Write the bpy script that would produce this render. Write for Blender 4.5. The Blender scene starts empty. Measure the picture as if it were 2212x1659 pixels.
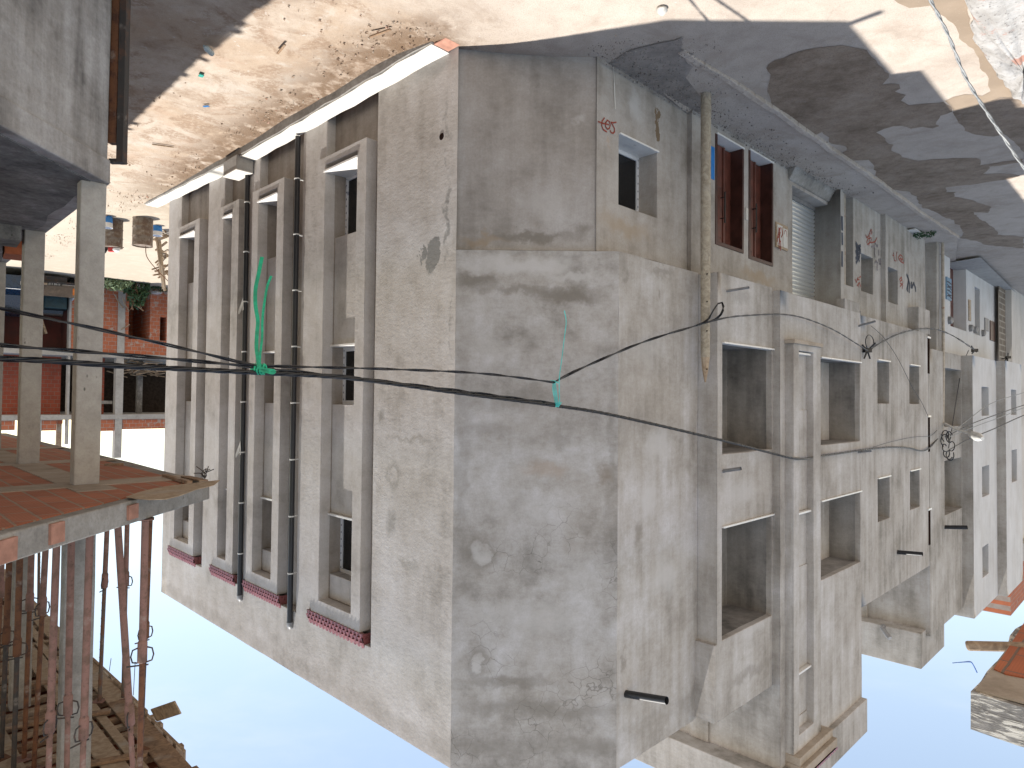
import bpy, bmesh, math, random
from mathutils import Vector, Matrix, noise

random.seed(7)
Z0 = 5.2                       # height of the eye above the street
S = bpy.context.scene
COL = S.collection
Q = math.sqrt(.5)

# ------------------------------------------------------------------ camera model (survey of the place)
FOC, PIT, ROLL = 1458.09, 0.02387, 0.009395
fw = Vector((0, math.cos(PIT), -math.sin(PIT))); up0 = Vector((0, math.sin(PIT), math.cos(PIT))); r0 = Vector((1, 0, 0))
RR = r0 * math.cos(ROLL) + up0 * math.sin(ROLL)
UU = up0 * math.cos(ROLL) - r0 * math.sin(ROLL)

def ray(x, y): return RR * (1106 - x) + UU * (y - 829.5) + fw * FOC
def hitp(x, y, n, k):
    d = ray(x, y); return d * (k / n.dot(d))
def G(x, y, z=-5.2):
    return hitp(x, y, Vector((0, 0, 1)), z) + Vector((0, 0, Z0))
def atd(x, y, dist):            # a surveyed point at a given depth
    d = ray(x, y); return d * (dist / d.y) + Vector((0, 0, Z0))

class Fr:
    """a wall frame: u runs along the wall, o points out of it, z is height relative to the eye"""
    def __init__(s, org, u, n): s.g, s.u, s.n = Vector(org), Vector(u), Vector(n)
    def p(s, u, o, z): return s.g + s.u * u + s.n * o + Vector((0, 0, z + Z0))
    def hit(s, x, y, o=0):
        X = hitp(x, y, s.n, s.n.dot(s.g) + o); return (X - s.g).dot(s.u), X.z
    def su(s, x, o=0, y=829): return s.hit(x, y, o)[0]
    def zz(s, x, y, o=0): return s.hit(x, y, o)[1]
    def oo(s, u, x, y=829):      # how far out is the vertical line seen at x, if it stands at u
        X = hitp(x, y, s.u, s.u.dot(s.g) + u); return (X - s.g).dot(s.n)
FA = Fr((0.8475, 10, 0), (Q, Q, 0), (Q, -Q, 0))
FB = Fr((-1.574, 10, 0), (-Q, Q, 0), (-Q, -Q, 0))
FC = Fr((0, 10, 0), (1, 0, 0), (0, -1, 0))

# ------------------------------------------------------------------ object helpers
BASE = {}
def tag(o, label=None, cat=None, group=None, kind=None):
    if label: o['label'] = label
    if cat: o['category'] = cat
    if group: o['group'] = group
    if kind: o['kind'] = kind
    return o
def thing(name, loc, label, cat, group=None):
    o = bpy.data.objects.new(name, None); COL.objects.link(o); o.location = loc; o.empty_display_size = .2
    BASE[o.name] = Vector(loc); return tag(o, label, cat, group)

class MB:
    def __init__(s): s.v = []; s.f = []
    def quad(s, a, b, c, d):
        i = len(s.v); s.v += [Vector(a), Vector(b), Vector(c), Vector(d)]; s.f.append((i, i+1, i+2, i+3))
    def poly(s, pts):
        i = len(s.v); s.v += [Vector(p) for p in pts]; s.f.append(tuple(range(i, i+len(pts))))
    def hexa(s, P):      # 8 points: bottom ring 0-3, top ring 4-7
        i = len(s.v); s.v += [Vector(p) for p in P]
        for f in ((3,2,1,0),(4,5,6,7),(0,1,5,4),(1,2,6,5),(2,3,7,6),(3,0,4,7)): s.f.append(tuple(i+k for k in f))
    def box(s, fr, u0, u1, o0, o1, z0, z1):
        s.hexa([fr.p(u, o, z) for z in (z0, z1) for u, o in ((u0,o0),(u1,o0),(u1,o1),(u0,o1))])
    def wbox(s, c, sx, sy, sz, rot=None):
        R = rot or Matrix.Identity(3)
        s.hexa([Vector(c) + R @ Vector((x*sx/2, y*sy/2, z*sz/2)) for z in (-1,1) for x, y in ((-1,-1),(1,-1),(1,1),(-1,1))])
    def beam(s, a, b, w, h, upv=(0,0,1)):
        a, b = Vector(a), Vector(b); t = (b-a).normalized(); sd = t.cross(Vector(upv))
        if sd.length < 1e-4: sd = t.cross(Vector((1,0,0)))
        sd.normalize(); u = sd.cross(t).normalized()
        P = []
        for k in (-h/2, h/2):
            for e, m in ((a,-1),(b,-1),(b,1),(a,1)): P.append(e + sd*(m*w/2) + u*k)
        s.hexa(P)
    def prism(s, pts, z0, z1):     # plan polygon (world x, y), world heights
        n = len(pts); i = len(s.v)
        s.v += [Vector((p[0], p[1], z0)) for p in pts] + [Vector((p[0], p[1], z1)) for p in pts]
        s.f.append(tuple(range(i+n-1, i-1, -1))); s.f.append(tuple(range(i+n, i+2*n)))
        for k in range(n): s.f.append((i+k, i+(k+1) % n, i+n+(k+1) % n, i+n+k))
    def tube(s, pts, r, n=8, cap=True):
        pts = [Vector(p) for p in pts]; i0 = len(s.v); m = len(pts)
        rr = r if isinstance(r, (list, tuple)) else [r]*m
        pu = None
        for k, p in enumerate(pts):
            t = (pts[min(k+1, m-1)] - pts[max(k-1, 0)]).normalized()
            if pu is None:
                pu = t.cross(Vector((0,0,1)) if abs(t.z) < .95 else Vector((1,0,0))).normalized()
            else:
                pu = (pu - t * pu.dot(t)).normalized()
            w = t.cross(pu)
            for j in range(n):
                a = 2*math.pi*j/n; s.v.append(p + (pu*math.cos(a) + w*math.sin(a))*rr[k])
        for k in range(m-1):
            for j in range(n):
                a = i0+k*n+j; b = i0+k*n+(j+1) % n; s.f.append((a, b, b+n, a+n))
        if cap:
            s.f.append(tuple(range(i0+n-1, i0-1, -1))); s.f.append(tuple(range(i0+(m-1)*n, i0+m*n)))
    def lathe(s, c, prof, n=20, rot=None):
        R = rot or Matrix.Identity(3); i0 = len(s.v); c = Vector(c)
        for r, z in prof:
            for j in range(n):
                a = 2*math.pi*j/n; s.v.append(c + R @ Vector((r*math.cos(a), r*math.sin(a), z)))
        for k in range(len(prof)-1):
            for j in range(n):
                a = i0+k*n+j; b = i0+k*n+(j+1) % n; s.f.append((a, b, b+n, a+n))
        s.f.append(tuple(range(i0+n-1, i0-1, -1))); s.f.append(tuple(range(i0+(len(prof)-1)*n, i0+len(prof)*n)))
    def wall(s, fr, u0, u1, z0, z1, o, holes=(), step=.5, back=True):
        """a wall face with rectangular openings (u0,u1,z0,z1,depth), their reveals and backs"""
        us = {u0, u1}; zs = {z0, z1}
        k = max(1, round((u1-u0)/step)); us |= {u0+(u1-u0)*i/k for i in range(1, k)}
        k = max(1, round((z1-z0)/step)); zs |= {z0+(z1-z0)*i/k for i in range(1, k)}
        for h in holes:
            us = {u for u in us if min(abs(u-h[0]), abs(u-h[1])) > .12 or u in (u0, u1)}
            zs = {z for z in zs if min(abs(z-h[2]), abs(z-h[3])) > .12 or z in (z0, z1)}
        for h in holes: us |= {h[0], h[1]}; zs |= {h[2], h[3]}
        us, zs = sorted(us), sorted(zs)
        for a, b in zip(us, us[1:]):
            for c, d in zip(zs, zs[1:]):
                um, zm = (a+b)/2, (c+d)/2
                if any(h[0] < um < h[1] and h[2] < zm < h[3] for h in holes): continue
                s.quad(fr.p(a,o,c), fr.p(b,o,c), fr.p(b,o,d), fr.p(a,o,d))
        for h in holes:
            a, b, c, d, dep = h[:5]
            hu = [u for u in us if a-1e-6 <= u <= b+1e-6]; hz = [z for z in zs if c-1e-6 <= z <= d+1e-6]
            for p, q in zip(hu, hu[1:]):
                for z in (c, d): s.quad(fr.p(p,o,z), fr.p(q,o,z), fr.p(q,o-dep,z), fr.p(p,o-dep,z))
            for p, q in zip(hz, hz[1:]):
                for u in (a, b): s.quad(fr.p(u,o,p), fr.p(u,o,q), fr.p(u,o-dep,q), fr.p(u,o-dep,p))
            if len(h) < 6 or h[5]:
                for p, q in zip(hu, hu[1:]):
                    for e, g in zip(hz, hz[1:]): s.quad(fr.p(p,o-dep,e), fr.p(q,o-dep,e), fr.p(q,o-dep,g), fr.p(p,o-dep,g))
    def side(s, fr, u, o0, o1, z0, z1, step=.4):
        n = max(1, round((z1-z0)/step)); m = max(1, round(abs(o1-o0)/step))
        for i in range(n):
            for j in range(m):
                p, q = z0+(z1-z0)*i/n, z0+(z1-z0)*(i+1)/n; e, f = o0+(o1-o0)*j/m, o0+(o1-o0)*(j+1)/m
                s.quad(fr.p(u,e,p), fr.p(u,f,p), fr.p(u,f,q), fr.p(u,e,q))
    def niche(s, fr, u0, u1, z0, z1, oa, ob):
        n = 5
        for i in range(n):
            p, q = z0+(z1-z0)*i/n, z0+(z1-z0)*(i+1)/n; c, d = u0+(u1-u0)*i/n, u0+(u1-u0)*(i+1)/n; e, f = oa+(ob-oa)*i/n, oa+(ob-oa)*(i+1)/n
            for u in (u0, u1): s.quad(fr.p(u,oa,p), fr.p(u,ob,p), fr.p(u,ob,q), fr.p(u,oa,q))
            for z in (z0, z1): s.quad(fr.p(c,oa,z), fr.p(c,ob,z), fr.p(d,ob,z), fr.p(d,oa,z))
            s.quad(fr.p(u0,ob,p), fr.p(u1,ob,p), fr.p(u1,ob,q), fr.p(u0,ob,q))
    def stroke(s, fr, pts, w, o):
        P = [Vector((a, b)) for a, b in pts]
        for a, b in zip(P, P[1:]):
            t = (b-a)
            if t.length < 1e-6: continue
            t.normalize(); n = Vector((-t.y, t.x))*w/2; a = a - t*w*.3; b = b + t*w*.3
            s.quad(*[fr.p(q.x, o, q.y) for q in (a-n, b-n, b+n, a+n)])
    def build(s, name, mat, parent=None, smooth=None, wob=0, bev=0, label=None, cat=None, group=None, kind=None, loc=None):
        me = bpy.data.meshes.new(name)
        if parent is not None:
            root = parent
            while root.parent: root = root.parent
            L = BASE[root.name]
        elif loc is not None: L = Vector(loc)
        else:
            L = Vector((sum(v.x for v in s.v)/len(s.v), sum(v.y for v in s.v)/len(s.v), min(v.z for v in s.v))) if kind != 'structure' else Vector((0,0,0))
        vs = s.v
        if wob: vs = [v + noise.noise_vector(v*1.7)*wob + noise.noise_vector(v*6.1)*wob*.35 for v in vs]
        me.from_pydata([v - L for v in vs], [], s.f)
        bm = bmesh.new(); bm.from_mesh(me)
        if wob or bev: bmesh.ops.remove_doubles(bm, verts=bm.verts, dist=.0008)
        bmesh.ops.recalc_face_normals(bm, faces=bm.faces)
        bm.to_mesh(me); bm.free()
        me.materials.append(mat)
        o = bpy.data.objects.new(name, me); COL.objects.link(o)
        if parent is not None: o.parent = parent
        else: o.location = L; BASE[o.name] = L
        if smooth:
            for p in me.polygons: p.use_smooth = True
            me.set_sharp_from_angle(angle=math.radians(smooth))
        if bev:
            b = o.modifiers.new('edge', 'BEVEL'); b.width = bev; b.segments = 2; b.limit_method = 'ANGLE'; b.angle_limit = math.radians(40); b.harden_normals = False
        return tag(o, label, cat, group, kind)

# ------------------------------------------------------------------ materials
def newmat(name):
    m = bpy.data.materials.new(name); m.use_nodes = True; nt = m.node_tree; nt.nodes.clear()
    out = nt.nodes.new('ShaderNodeOutputMaterial'); b = nt.nodes.new('ShaderNodeBsdfPrincipled')
    nt.links.new(b.outputs[0], out.inputs[0]); return m, nt, b
class NT:
    def __init__(s, nt): s.t = nt
    def n(s, typ, **k):
        x = s.t.nodes.new('ShaderNode'+typ)
        for a, v in k.items(): setattr(x, a, v)
        return x
    def set(s, inp, v):
        if hasattr(v, 'is_linked') or hasattr(v, 'links'): s.t.links.new(v, inp)
        else: inp.default_value = v
    def math(s, op, a, b=0.0, c=0.0, clamp=False):
        x = s.n('Math', operation=op); x.use_clamp = clamp
        for i, v in enumerate((a, b, c)): s.set(x.inputs[i], v)
        return x.outputs[0]
    def vmath(s, op, a, b=(0,0,0)):
        x = s.n('VectorMath', operation=op); s.set(x.inputs[0], a)
        if op == 'SCALE': s.set(x.inputs['Scale'], b)
        else: s.set(x.inputs[1], b)
        return x.outputs['Value' if op in ('LENGTH','DOT_PRODUCT','DISTANCE') else 'Vector']
    def noise(s, vec, scale, detail=4, rough=.55, dist=0, color=False):
        x = s.n('TexNoise'); s.set(x.inputs['Vector'], vec); x.inputs['Scale'].default_value = scale; x.inputs['Detail'].default_value = detail
        x.inputs['Roughness'].default_value = rough; x.inputs['Distortion'].default_value = dist
        return x.outputs['Color' if color else 'Fac']
    def vor(s, vec, scale, feature='F1', out='Distance', rnd=1):
        x = s.n('TexVoronoi', feature=feature); s.set(x.inputs['Vector'], vec); x.inputs['Scale'].default_value = scale; x.inputs['Randomness'].default_value = rnd
        return x.outputs[out]
    def map(s, v, a, b, c=0., d=1., smooth=True):
        x = s.n('MapRange', interpolation_type='SMOOTHSTEP' if smooth else 'LINEAR'); s.set(x.inputs[0], v)
        for i, q in enumerate((a, b, c, d)): x.inputs[i+1].default_value = q
        return x.outputs[0]
    def mix(s, f, a, b, mode='MIX'):
        x = s.n('Mix', data_type='RGBA', blend_type=mode); s.set(x.inputs[0], f)
        s.set(x.inputs[6], a if not isinstance(a, tuple) else (*a, 1)); s.set(x.inputs[7], b if not isinstance(b, tuple) else (*b, 1)); return x.outputs[2]
    def ramp(s, f, stops):
        x = s.n('ValToRGB'); s.set(x.inputs[0], f); e = x.color_ramp.elements
        while len(e) < len(stops): e.new(.5)
        for q, (p, c) in zip(e, stops): q.position = p; q.color = (*c, 1)
        return x.outputs[0]
    def pos(s): return s.n('NewGeometry').outputs['Position']
    def obj(s): return s.n('TexCoord').outputs['Object']
    def scl(s, v, k): return s.vmath('MULTIPLY', v, k)
    def bump(s, h, bsdf, strength=.4, dist=.01):
        x = s.n('Bump'); x.inputs['Strength'].default_value = strength; x.inputs['Distance'].default_value = dist
        s.set(x.inputs['Height'], h); s.t.links.new(x.outputs[0], bsdf.inputs['Normal'])

def plaster(name, dark=(.20,.18,.155), mid=(.315,.288,.258), light=(.42,.405,.39), blobs=(), crack=None, big=.55, streak=.2, bumpd=.006, lo=.36, hi=.66, stripe=None):
    """cement render: clouds of damp and dry, trowel marks, rain streaks, hairline cracks, patches with a shape of their own"""
    if mid[0] < .5:
        dark, mid, light = [tuple(min(.62, x*f*t) for x, t in zip(q, (.985, 1.0, 1.045))) for q, f in ((dark, 1.2), (mid, 1.37), (light, 1.42))]
    lo += .025; hi -= .025
    m, t, b = newmat(name); k = NT(t); p = k.pos()
    warp = k.vmath('ADD', p, k.vmath('SCALE', k.noise(p, 1.3, 3, color=True), .5))
    n1 = k.noise(warp, big, 5, .6); n2 = k.noise(p, 2.3, 7, .66); st = k.noise(k.scl(p, (2.6, 2.6, .28)), 1.6, 5, .6)
    n3 = k.noise(p, 38, 4, .7); n4 = k.noise(k.scl(p, (1, 1, 2.2)), 7.5, 5, .6)
    f = k.math('ADD', k.math('MULTIPLY', n1, .42), k.math('MULTIPLY', n2, .48 - streak))
    f = k.math('ADD', f, k.math('MULTIPLY', st, streak)); f = k.math('ADD', f, k.math('MULTIPLY', n4, .1))
    c = k.ramp(k.map(f, lo, hi, 0, 1, False), [(0, dark), (.45, mid), (.72, tuple(.5*a+.5*q for a, q in zip(mid, light))), (1, light)])
    # warm/cool drift
    c = k.mix(k.map(k.noise(p, .8, 3), .4, .7, 0, .22), c, (.37, .33, .285))
    c = k.mix(k.map(n3, .3, .75, 0, .22), c, tuple(x*.72 for x in dark))
    h = k.math('ADD', k.math('MULTIPLY', n2, 1.2), k.math('MULTIPLY', n3, .16)); h = k.math('ADD', h, k.math('MULTIPLY', n4, .4))
    # pock marks
    pk = k.map(k.vor(p, 5.5), .012, .05, 1, 0); pk = k.math('MULTIPLY', pk, k.map(k.noise(p, 3.1, 2), .52, .6))
    c = k.mix(k.math('MULTIPLY', pk, .55), c, (.07, .06, .05)); h = k.math('SUBTRACT', h, k.math('MULTIPLY', pk, .35))
    if crack:
        wv = k.vmath('ADD', p, k.vmath('SCALE', k.noise(p, 3.5, 3, color=True), .22))
        e = k.vor(wv, 4.2, 'DISTANCE_TO_EDGE'); cr = k.map(e, .004, .022, 1, 0)
        sep = k.n('SeparateXYZ'); k.set(sep.inputs[0], p)
        msk = k.math('MULTIPLY', k.map(k.noise(p, .9, 2), .46, .6), k.map(sep.outputs[2], crack[0], crack[0]+.8))
        cr = k.math('MULTIPLY', cr, msk); c = k.mix(k.math('MULTIPLY', cr, .5), c, (.10, .09, .08)); h = k.math('SUBTRACT', h, k.math('MULTIPLY', cr, .15))
    wrp = k.vmath('SUBTRACT', k.vmath('ADD', p, k.vmath('SCALE', k.noise(p, 2.6, 6, .65, color=True), .55)), (.275, .275, .275))
    for bl in blobs:     # (x,y,z, rx, rz, colour, strength, inner, [edge])
        x, y, z, rx, rz, colr, stg, inner = bl[:8]; edge = bl[8] if len(bl) > 8 else .35
        d = k.vmath('LENGTH', k.vmath('MULTIPLY', k.vmath('SUBTRACT', wrp, (x, y, z)), (1/rx, 1/rx, 1/rz)))
        fm = k.map(d, 1-edge, 1, 1, 0)
        if inner: fm = k.math('MULTIPLY', fm, k.map(d, inner-.15, inner, 0, 1))
        c = k.mix(k.math('MULTIPLY', fm, stg), c, colr)
    if stripe:           # a damp band, its lower edge ragged: (z, thickness, colour, strength)
        for z, th, colr, stg in stripe:
            sep = k.n('SeparateXYZ'); k.set(sep.inputs[0], p)
            zz = k.math('ADD', sep.outputs[2], k.math('MULTIPLY', k.noise(k.scl(p, (1, 1, .2)), 2.6, 7, .7), th*2.0))
            fm = k.map(k.math('ABSOLUTE', k.math('SUBTRACT', zz, z+th*.8)), th*.2, th*.8, 1, 0); fm = k.math('MULTIPLY', fm, k.map(k.noise(p, 1.3, 5, .65), .36, .6, .25, 1))
            c = k.mix(k.math('MULTIPLY', fm, stg), c, colr)
    t.links.new(c, b.inputs['Base Color']); b.inputs['Roughness'].default_value = .93; b.inputs['Specular IOR Level'].default_value = .25
    k.bump(h, b, .75, bumpd*2); return m

def simple(name, col, rough=.6, metal=0, var=.12, nscale=8, spec=.5, bump=0, col2=None, f2=(.5, .62)):
    m, t, b = newmat(name); k = NT(t); p = k.obj()
    n = k.noise(p, nscale, 6, .62)
    c = k.mix(k.map(n, .3, .7), tuple(x*(1-var) for x in col), tuple(min(1, x*(1+var)) for x in col))
    if col2: c = k.mix(k.map(k.noise(p, nscale*.7, 6, .7), *f2), c, col2)
    t.links.new(c, b.inputs['Base Color']); b.inputs['Metallic'].default_value = metal; b.inputs['Specular IOR Level'].default_value = spec
    k.set(b.inputs['Roughness'], k.map(n, .3, .7, max(0, rough-.08), min(1, rough+.08)))
    if bump: k.bump(n, b, .6, bump)
    return m

def bricks(name, fr, bw=.3, bh=.2, c1=(.42,.13,.06), c2=(.34,.10,.05), mortar=(.30,.27,.24), horiz=False, smear=.5):
    """hollow terracotta blocks laid in mortar, with slaps of cement on them"""
    m, t, b = newmat(name); k = NT(t); p = k.pos()
    u = k.vmath('DOT_PRODUCT', p, tuple(fr.u)); 
    if horiz: v = k.vmath('DOT_PRODUCT', p, tuple(fr.n))
    else:
        sp = k.n('SeparateXYZ'); k.set(sp.inputs[0], p); v = sp.outputs[2]
    cv = k.n('CombineXYZ'); k.set(cv.inputs[0], u); k.set(cv.inputs[1], v)
    w = k.vmath('ADD', cv.outputs[0], k.vmath('SCALE', k.noise(p, 4, 2, color=True), .02))
    x = k.n('TexBrick'); k.set(x.inputs['Vector'], w); x.inputs['Scale'].default_value = 1
    x.inputs['Brick Width'].default_value = bw; x.inputs['Row Height'].default_value = bh; x.inputs['Mortar Size'].default_value = .012; x.inputs['Mortar Smooth'].default_value = .3
    x.inputs['Color1'].default_value = (*c1, 1); x.inputs['Color2'].default_value = (*c2, 1); x.inputs['Mortar'].default_value = (*mortar, 1); x.inputs['Bias'].default_value = -.1
    gro = k.n('TexWave', wave_type='BANDS', bands_direction='Y'); k.set(gro.inputs['Vector'], cv.outputs[0]); gro.inputs['Scale'].default_value = 14; gro.inputs['Distortion'].default_value = .3
    c = k.mix(k.math('MULTIPLY', gro.outputs['Fac'], .18), x.outputs['Color'], tuple(.4*q for q in c1))
    c = k.mix(k.map(k.noise(p, 3, 5, .65), .35, .75, 0, .35), c, tuple(.5*q for q in c2))
    sm = k.map(k.noise(p, 1.9, 6, .62), 1-smear*.75, 1-smear*.75+.06); c = k.mix(k.math('MULTIPLY', sm, .85), c, mortar)
    t.links.new(c, b.inputs['Base Color']); b.inputs['Roughness'].default_value = .9
    k.bump(k.math('MULTIPLY', x.outputs['Fac'], -1), b, .6, .012); return m

def wood(name, base=(.33,.24,.16), dark=(.17,.115,.075), rough=.8):
    m, t, b = newmat(name); k = NT(t); p = k.obj()
    g = k.noise(k.scl(p, (9, 9, 9)), 1, 5, .6, 1.5); f = k.noise(k.scl(p, (3, 40, 40)), 1.5, 4, .6)
    c = k.mix(k.map(g, .3, .7), dark, base); c = k.mix(k.map(f, .55, .75, 0, .5), c, tuple(x*.5 for x in dark)); c = k.mix(k.map(k.noise(p, 2.2, 4), .5, .7, 0, .6), c, (.36, .33, .29))
    t.links.new(c, b.inputs['Base Color']); b.inputs['Roughness'].default_value = rough; k.bump(f, b, .5, .004); return m

def concrete(name, dark=(.15,.14,.13), mid=(.27,.255,.235), light=(.38,.37,.355), scale=1.0, bumpd=.012, pit=True):
    m, t, b = newmat(name); k = NT(t); p = k.pos()
    n1 = k.noise(p, 1.4*scale, 6, .65); n2 = k.noise(p, 9*scale, 6, .7); n3 = k.noise(p, 55, 3, .6)
    f = k.math('ADD', k.math('MULTIPLY', n1, .55), k.math('MULTIPLY', n2, .45))
    c = k.ramp(k.map(f, .34, .68, 0, 1, False), [(0, dark), (.5, mid), (1, light)])
    c = k.mix(k.map(n3, .45, .75, 0, .35), c, dark)
    h = k.math('ADD', n2, k.math('MULTIPLY', n3, .3))
    if pit:
        pk = k.math('MULTIPLY', k.map(k.vor(k.scl(p, (1, 1, .45)), 9), .03, .10, 1, 0), k.map(k.noise(p, 2.1, 3), .48, .58))
        c = k.mix(k.math('MULTIPLY', pk, .75), c, (.05, .048, .045)); h = k.math('SUBTRACT', h, k.math('MULTIPLY', pk, .6))
    t.links.new(c, b.inputs['Base Color']); b.inputs['Roughness'].default_value = .92; b.inputs['Specular IOR Level'].default_value = .25; k.bump(h, b, .7, bumpd); return m

def rusty(name, paint, rust=(.16,.07,.035), amount=.5):
    m, t, b = newmat(name); k = NT(t); p = k.obj()
    n = k.noise(p, 7, 7, .7); c = k.mix(k.map(n, amount-.08, amount+.1), paint, rust); c = k.mix(k.map(k.noise(p, 30, 4, .7), .55, .72, 0, .7), c, tuple(x*.4 for x in rust))
    c = k.mix(k.map(k.noise(p, 4, 5, .6), .58, .7, 0, .5), c, (.38, .34, .30))
    t.links.new(c, b.inputs['Base Color']); b.inputs['Roughness'].default_value = .75; k.bump(n, b, .4, .004); return m

def bC(x, y, rx, rz, col, stg=.7, inner=0, edge=.8):
    stg *= .95; edge = max(edge, .8)
    w = hitp(x, y, FC.n, -10.0) + Vector((0,0,Z0)); return (*w, rx/146, rz/146, col, stg, inner, edge)
def bF(fr, x, y, o, rx, rz, col, stg=.7, inner=0, edge=.8):      # rx, rz in metres
    if edge > .2: stg *= .9; edge = max(edge, .65)
    u, z = fr.hit(x, y, o); return (*fr.p(u, o, z), rx, rz, col, stg, inner, edge)
DK = (.19,.172,.15); LT = (.50,.49,.488); GR = (.225,.22,.21); TAN = (.36,.27,.20)
M = {}
M['plA'] = plaster('cement_render_sunlit', (.26,.235,.205), (.36,.332,.30), (.43,.408,.385), streak=.16, bumpd=.006, lo=.34, hi=.64, blobs=[  # paler than the other fronts: grazing sun put into the colour
    bF(FA,935,552,0,.2,.3,GR,.95,0,.12), bF(FA,912,548,0,.09,.16,GR,.95,0,.12), bF(FA,966,470,0,.07,1.0,GR,.8,0,.3), bF(FA,965,300,0,.06,.9,GR,.6), bF(FA,975,700,0,.04,1.0,GR,.6),
    bF(FA,850,1030,0,.26,.3,(.25,.235,.21),.8,.5), bF(FA,845,1125,0,.2,.3,(.25,.235,.215),.7), bF(FA,822,900,0,.12,.22,(.23,.215,.195),.8), bF(FA,930,140,0,.9,.35,GR,.65),
    bF(FA,690,250,0,.2,.25,GR,.8,0,.15), bF(FA,900,1390,0,.8,.3,(.5,.48,.47),.5), bF(FA,880,1220,0,.4,.15,(.29,.27,.24),.6), bF(FA,890,950,0,.9,.07,(.29,.265,.23),.6)],
    stripe=[(10.45,.26,(.29,.265,.235),.4)])
M['plAr'] = plaster('cement_render_recess', (.15,.125,.10), (.22,.19,.16), (.29,.262,.23), streak=.28, bumpd=.006)  # darker than the facade: shade of the recesses put into the colour
M['plC'] = plaster('cement_render_corner', (.20,.185,.165), (.30,.283,.262), (.40,.39,.385), crack=(6.4,), streak=.08, big=.5, bumpd=.006, lo=.365, hi=.635, blobs=[
    bC(1038,1195,58,60,DK,.75,.5,.4), bC(1036,1200,28,28,LT,.6), bC(1030,1425,36,58,DK,.7,.45,.4), bC(1030,1432,20,24,LT,.6), bC(1303,1019,24,30,(.20,.16,.12),.6), bC(1180,1015,80,26,(.36,.285,.225),.5),
    bC(1230,640,110,22,DK,.9), bC(1030,606,70,22,DK,.85), bC(1150,626,200,16,DK,.6), bC(1140,572,150,26,LT,.85), bC(1240,600,80,14,LT,.7), bC(1000,1000,26,420,DK,.35), bC(1320,1000,18,500,DK,.35), bC(1120,860,160,40,DK,.35), bC(1150,1100,120,40,LT,.3), bC(1010,575,36,14,LT,.5), bC(1160,1530,260,26,(.19,.175,.155),.6), bC(1100,1475,150,20,DK,.6),
    bC(1180,1340,120,50,LT,.45), bC(1060,1330,70,40,LT,.45), bC(1250,1245,60,60,LT,.35), bC(1060,930,80,30,DK,.35), bC(1060,760,60,50,LT,.3), bC(1210,950,40,30,DK,.4)],
    stripe=[(10.3,.26,(.21,.195,.175),.5)])
M['plCl'] = plaster('cement_render_corner_foot', (.175,.158,.138), (.25,.23,.208), (.325,.308,.292), streak=.22, big=.7, bumpd=.004, lo=.34, hi=.66, blobs=[  # darker foot: damp, plus overhang shade put into the colour
    bC(1150,508,140,16,DK,.85,0,.6), bC(1255,490,30,26,DK,.75), bC(1040,515,70,14,(.30,.23,.16),.7), bC(1250,250,30,16,LT,.6), bC(1180,440,80,50,LT,.35), bC(1055,300,20,140,DK,.3), bC(1010,230,26,90,LT,.25), bC(1252,170,10,60,DK,.5)])  # dark band below the overhang: soffit shade painted among the stains
M['plB'] = plaster('cement_render_street', (.20,.18,.155), (.30,.278,.25), (.42,.41,.405), streak=.26, big=.6, bumpd=.006, lo=.35, hi=.65, blobs=[
    bF(FB,1425,960,0,.5,.35,LT,.8), bF(FB,1400,1080,0,.42,.42,LT,.85), bF(FB,1440,1245,0,.6,.45,LT,.8), bF(FB,1380,1160,0,.2,.25,DK,.6), bF(FB,1350,600,0,.12,.25,DK,.6), bF(FB,1425,640,0,.06,.2,DK,.6),
    bF(FB,1430,590,0,.5,.1,DK,.5), bF(FB,1345,1450,0,.1,.4,DK,.6), bF(FB,1620,1350,.36,1.2,.35,LT,.5), bF(FB,1600,1060,.36,.8,.3,LT,.5), bF(FB,1400,760,0,.5,.5,LT,.35)],
    stripe=[(10.25,.28,(.22,.205,.185),.5)])
M['plL'] = plaster('cement_render_loggia', (.20,.18,.155), (.30,.278,.25), (.41,.395,.38), streak=.3, big=.6, bumpd=.006, lo=.35, hi=.65, blobs=[bF(FB,1620,1350,.36,1.0,.3,LT,.6), bF(FB,1600,1060,.36,.8,.3,LT,.6), bF(FB,1600,640,.36,.6,.2,DK,.4), bF(FB,1620,1450,.36,1.2,.15,DK,.5)])
M['plBl'] = plaster('cement_render_shopfront', (.195,.172,.145), (.27,.246,.218), (.345,.325,.302), streak=.22, big=.8, bumpd=.004, blobs=[  # darker base: damp plaster, with shade of the overhang mixed into the colour
    bF(FB,1350,490,-.28,1.0,.25,(.33,.26,.185),.7), bF(FB,1640,600,-.2,1.2,.2,(.33,.26,.185),.7), bF(FB,1372,235,-.28,.28,.35,LT,.75), bF(FB,1420,278,-.28,.07,.36,(.17,.12,.075),.95,0,.15), bF(FB,1318,312,-.28,.1,.16,(.40,.29,.21),.6)])  # tan bands below the overhang: warm ground bounce put into the colour
M['plB2'] = plaster('cement_render_neighbour', (.19,.175,.15), (.29,.268,.24), (.38,.362,.34), streak=.34, big=.7, bumpd=.005)
M['plB3'] = plaster('cement_render_far', (.18,.165,.14), (.27,.25,.222), (.36,.345,.322), streak=.3, big=.7, bumpd=.005)
M['plI'] = plaster('cement_render_interior', (.10,.095,.088), (.165,.155,.142), (.23,.218,.20), streak=.25, big=.7, bumpd=.004, lo=.38, hi=.62)  # bare darker cement, deepened further: loggia shade put into the colour
M['soffit'] = plaster('cement_render_soffit', (.19,.155,.115), (.27,.225,.175), (.33,.285,.235), streak=.1, bumpd=.004)  # browner than the walls: warm bounce off the ground put into the colour
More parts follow.
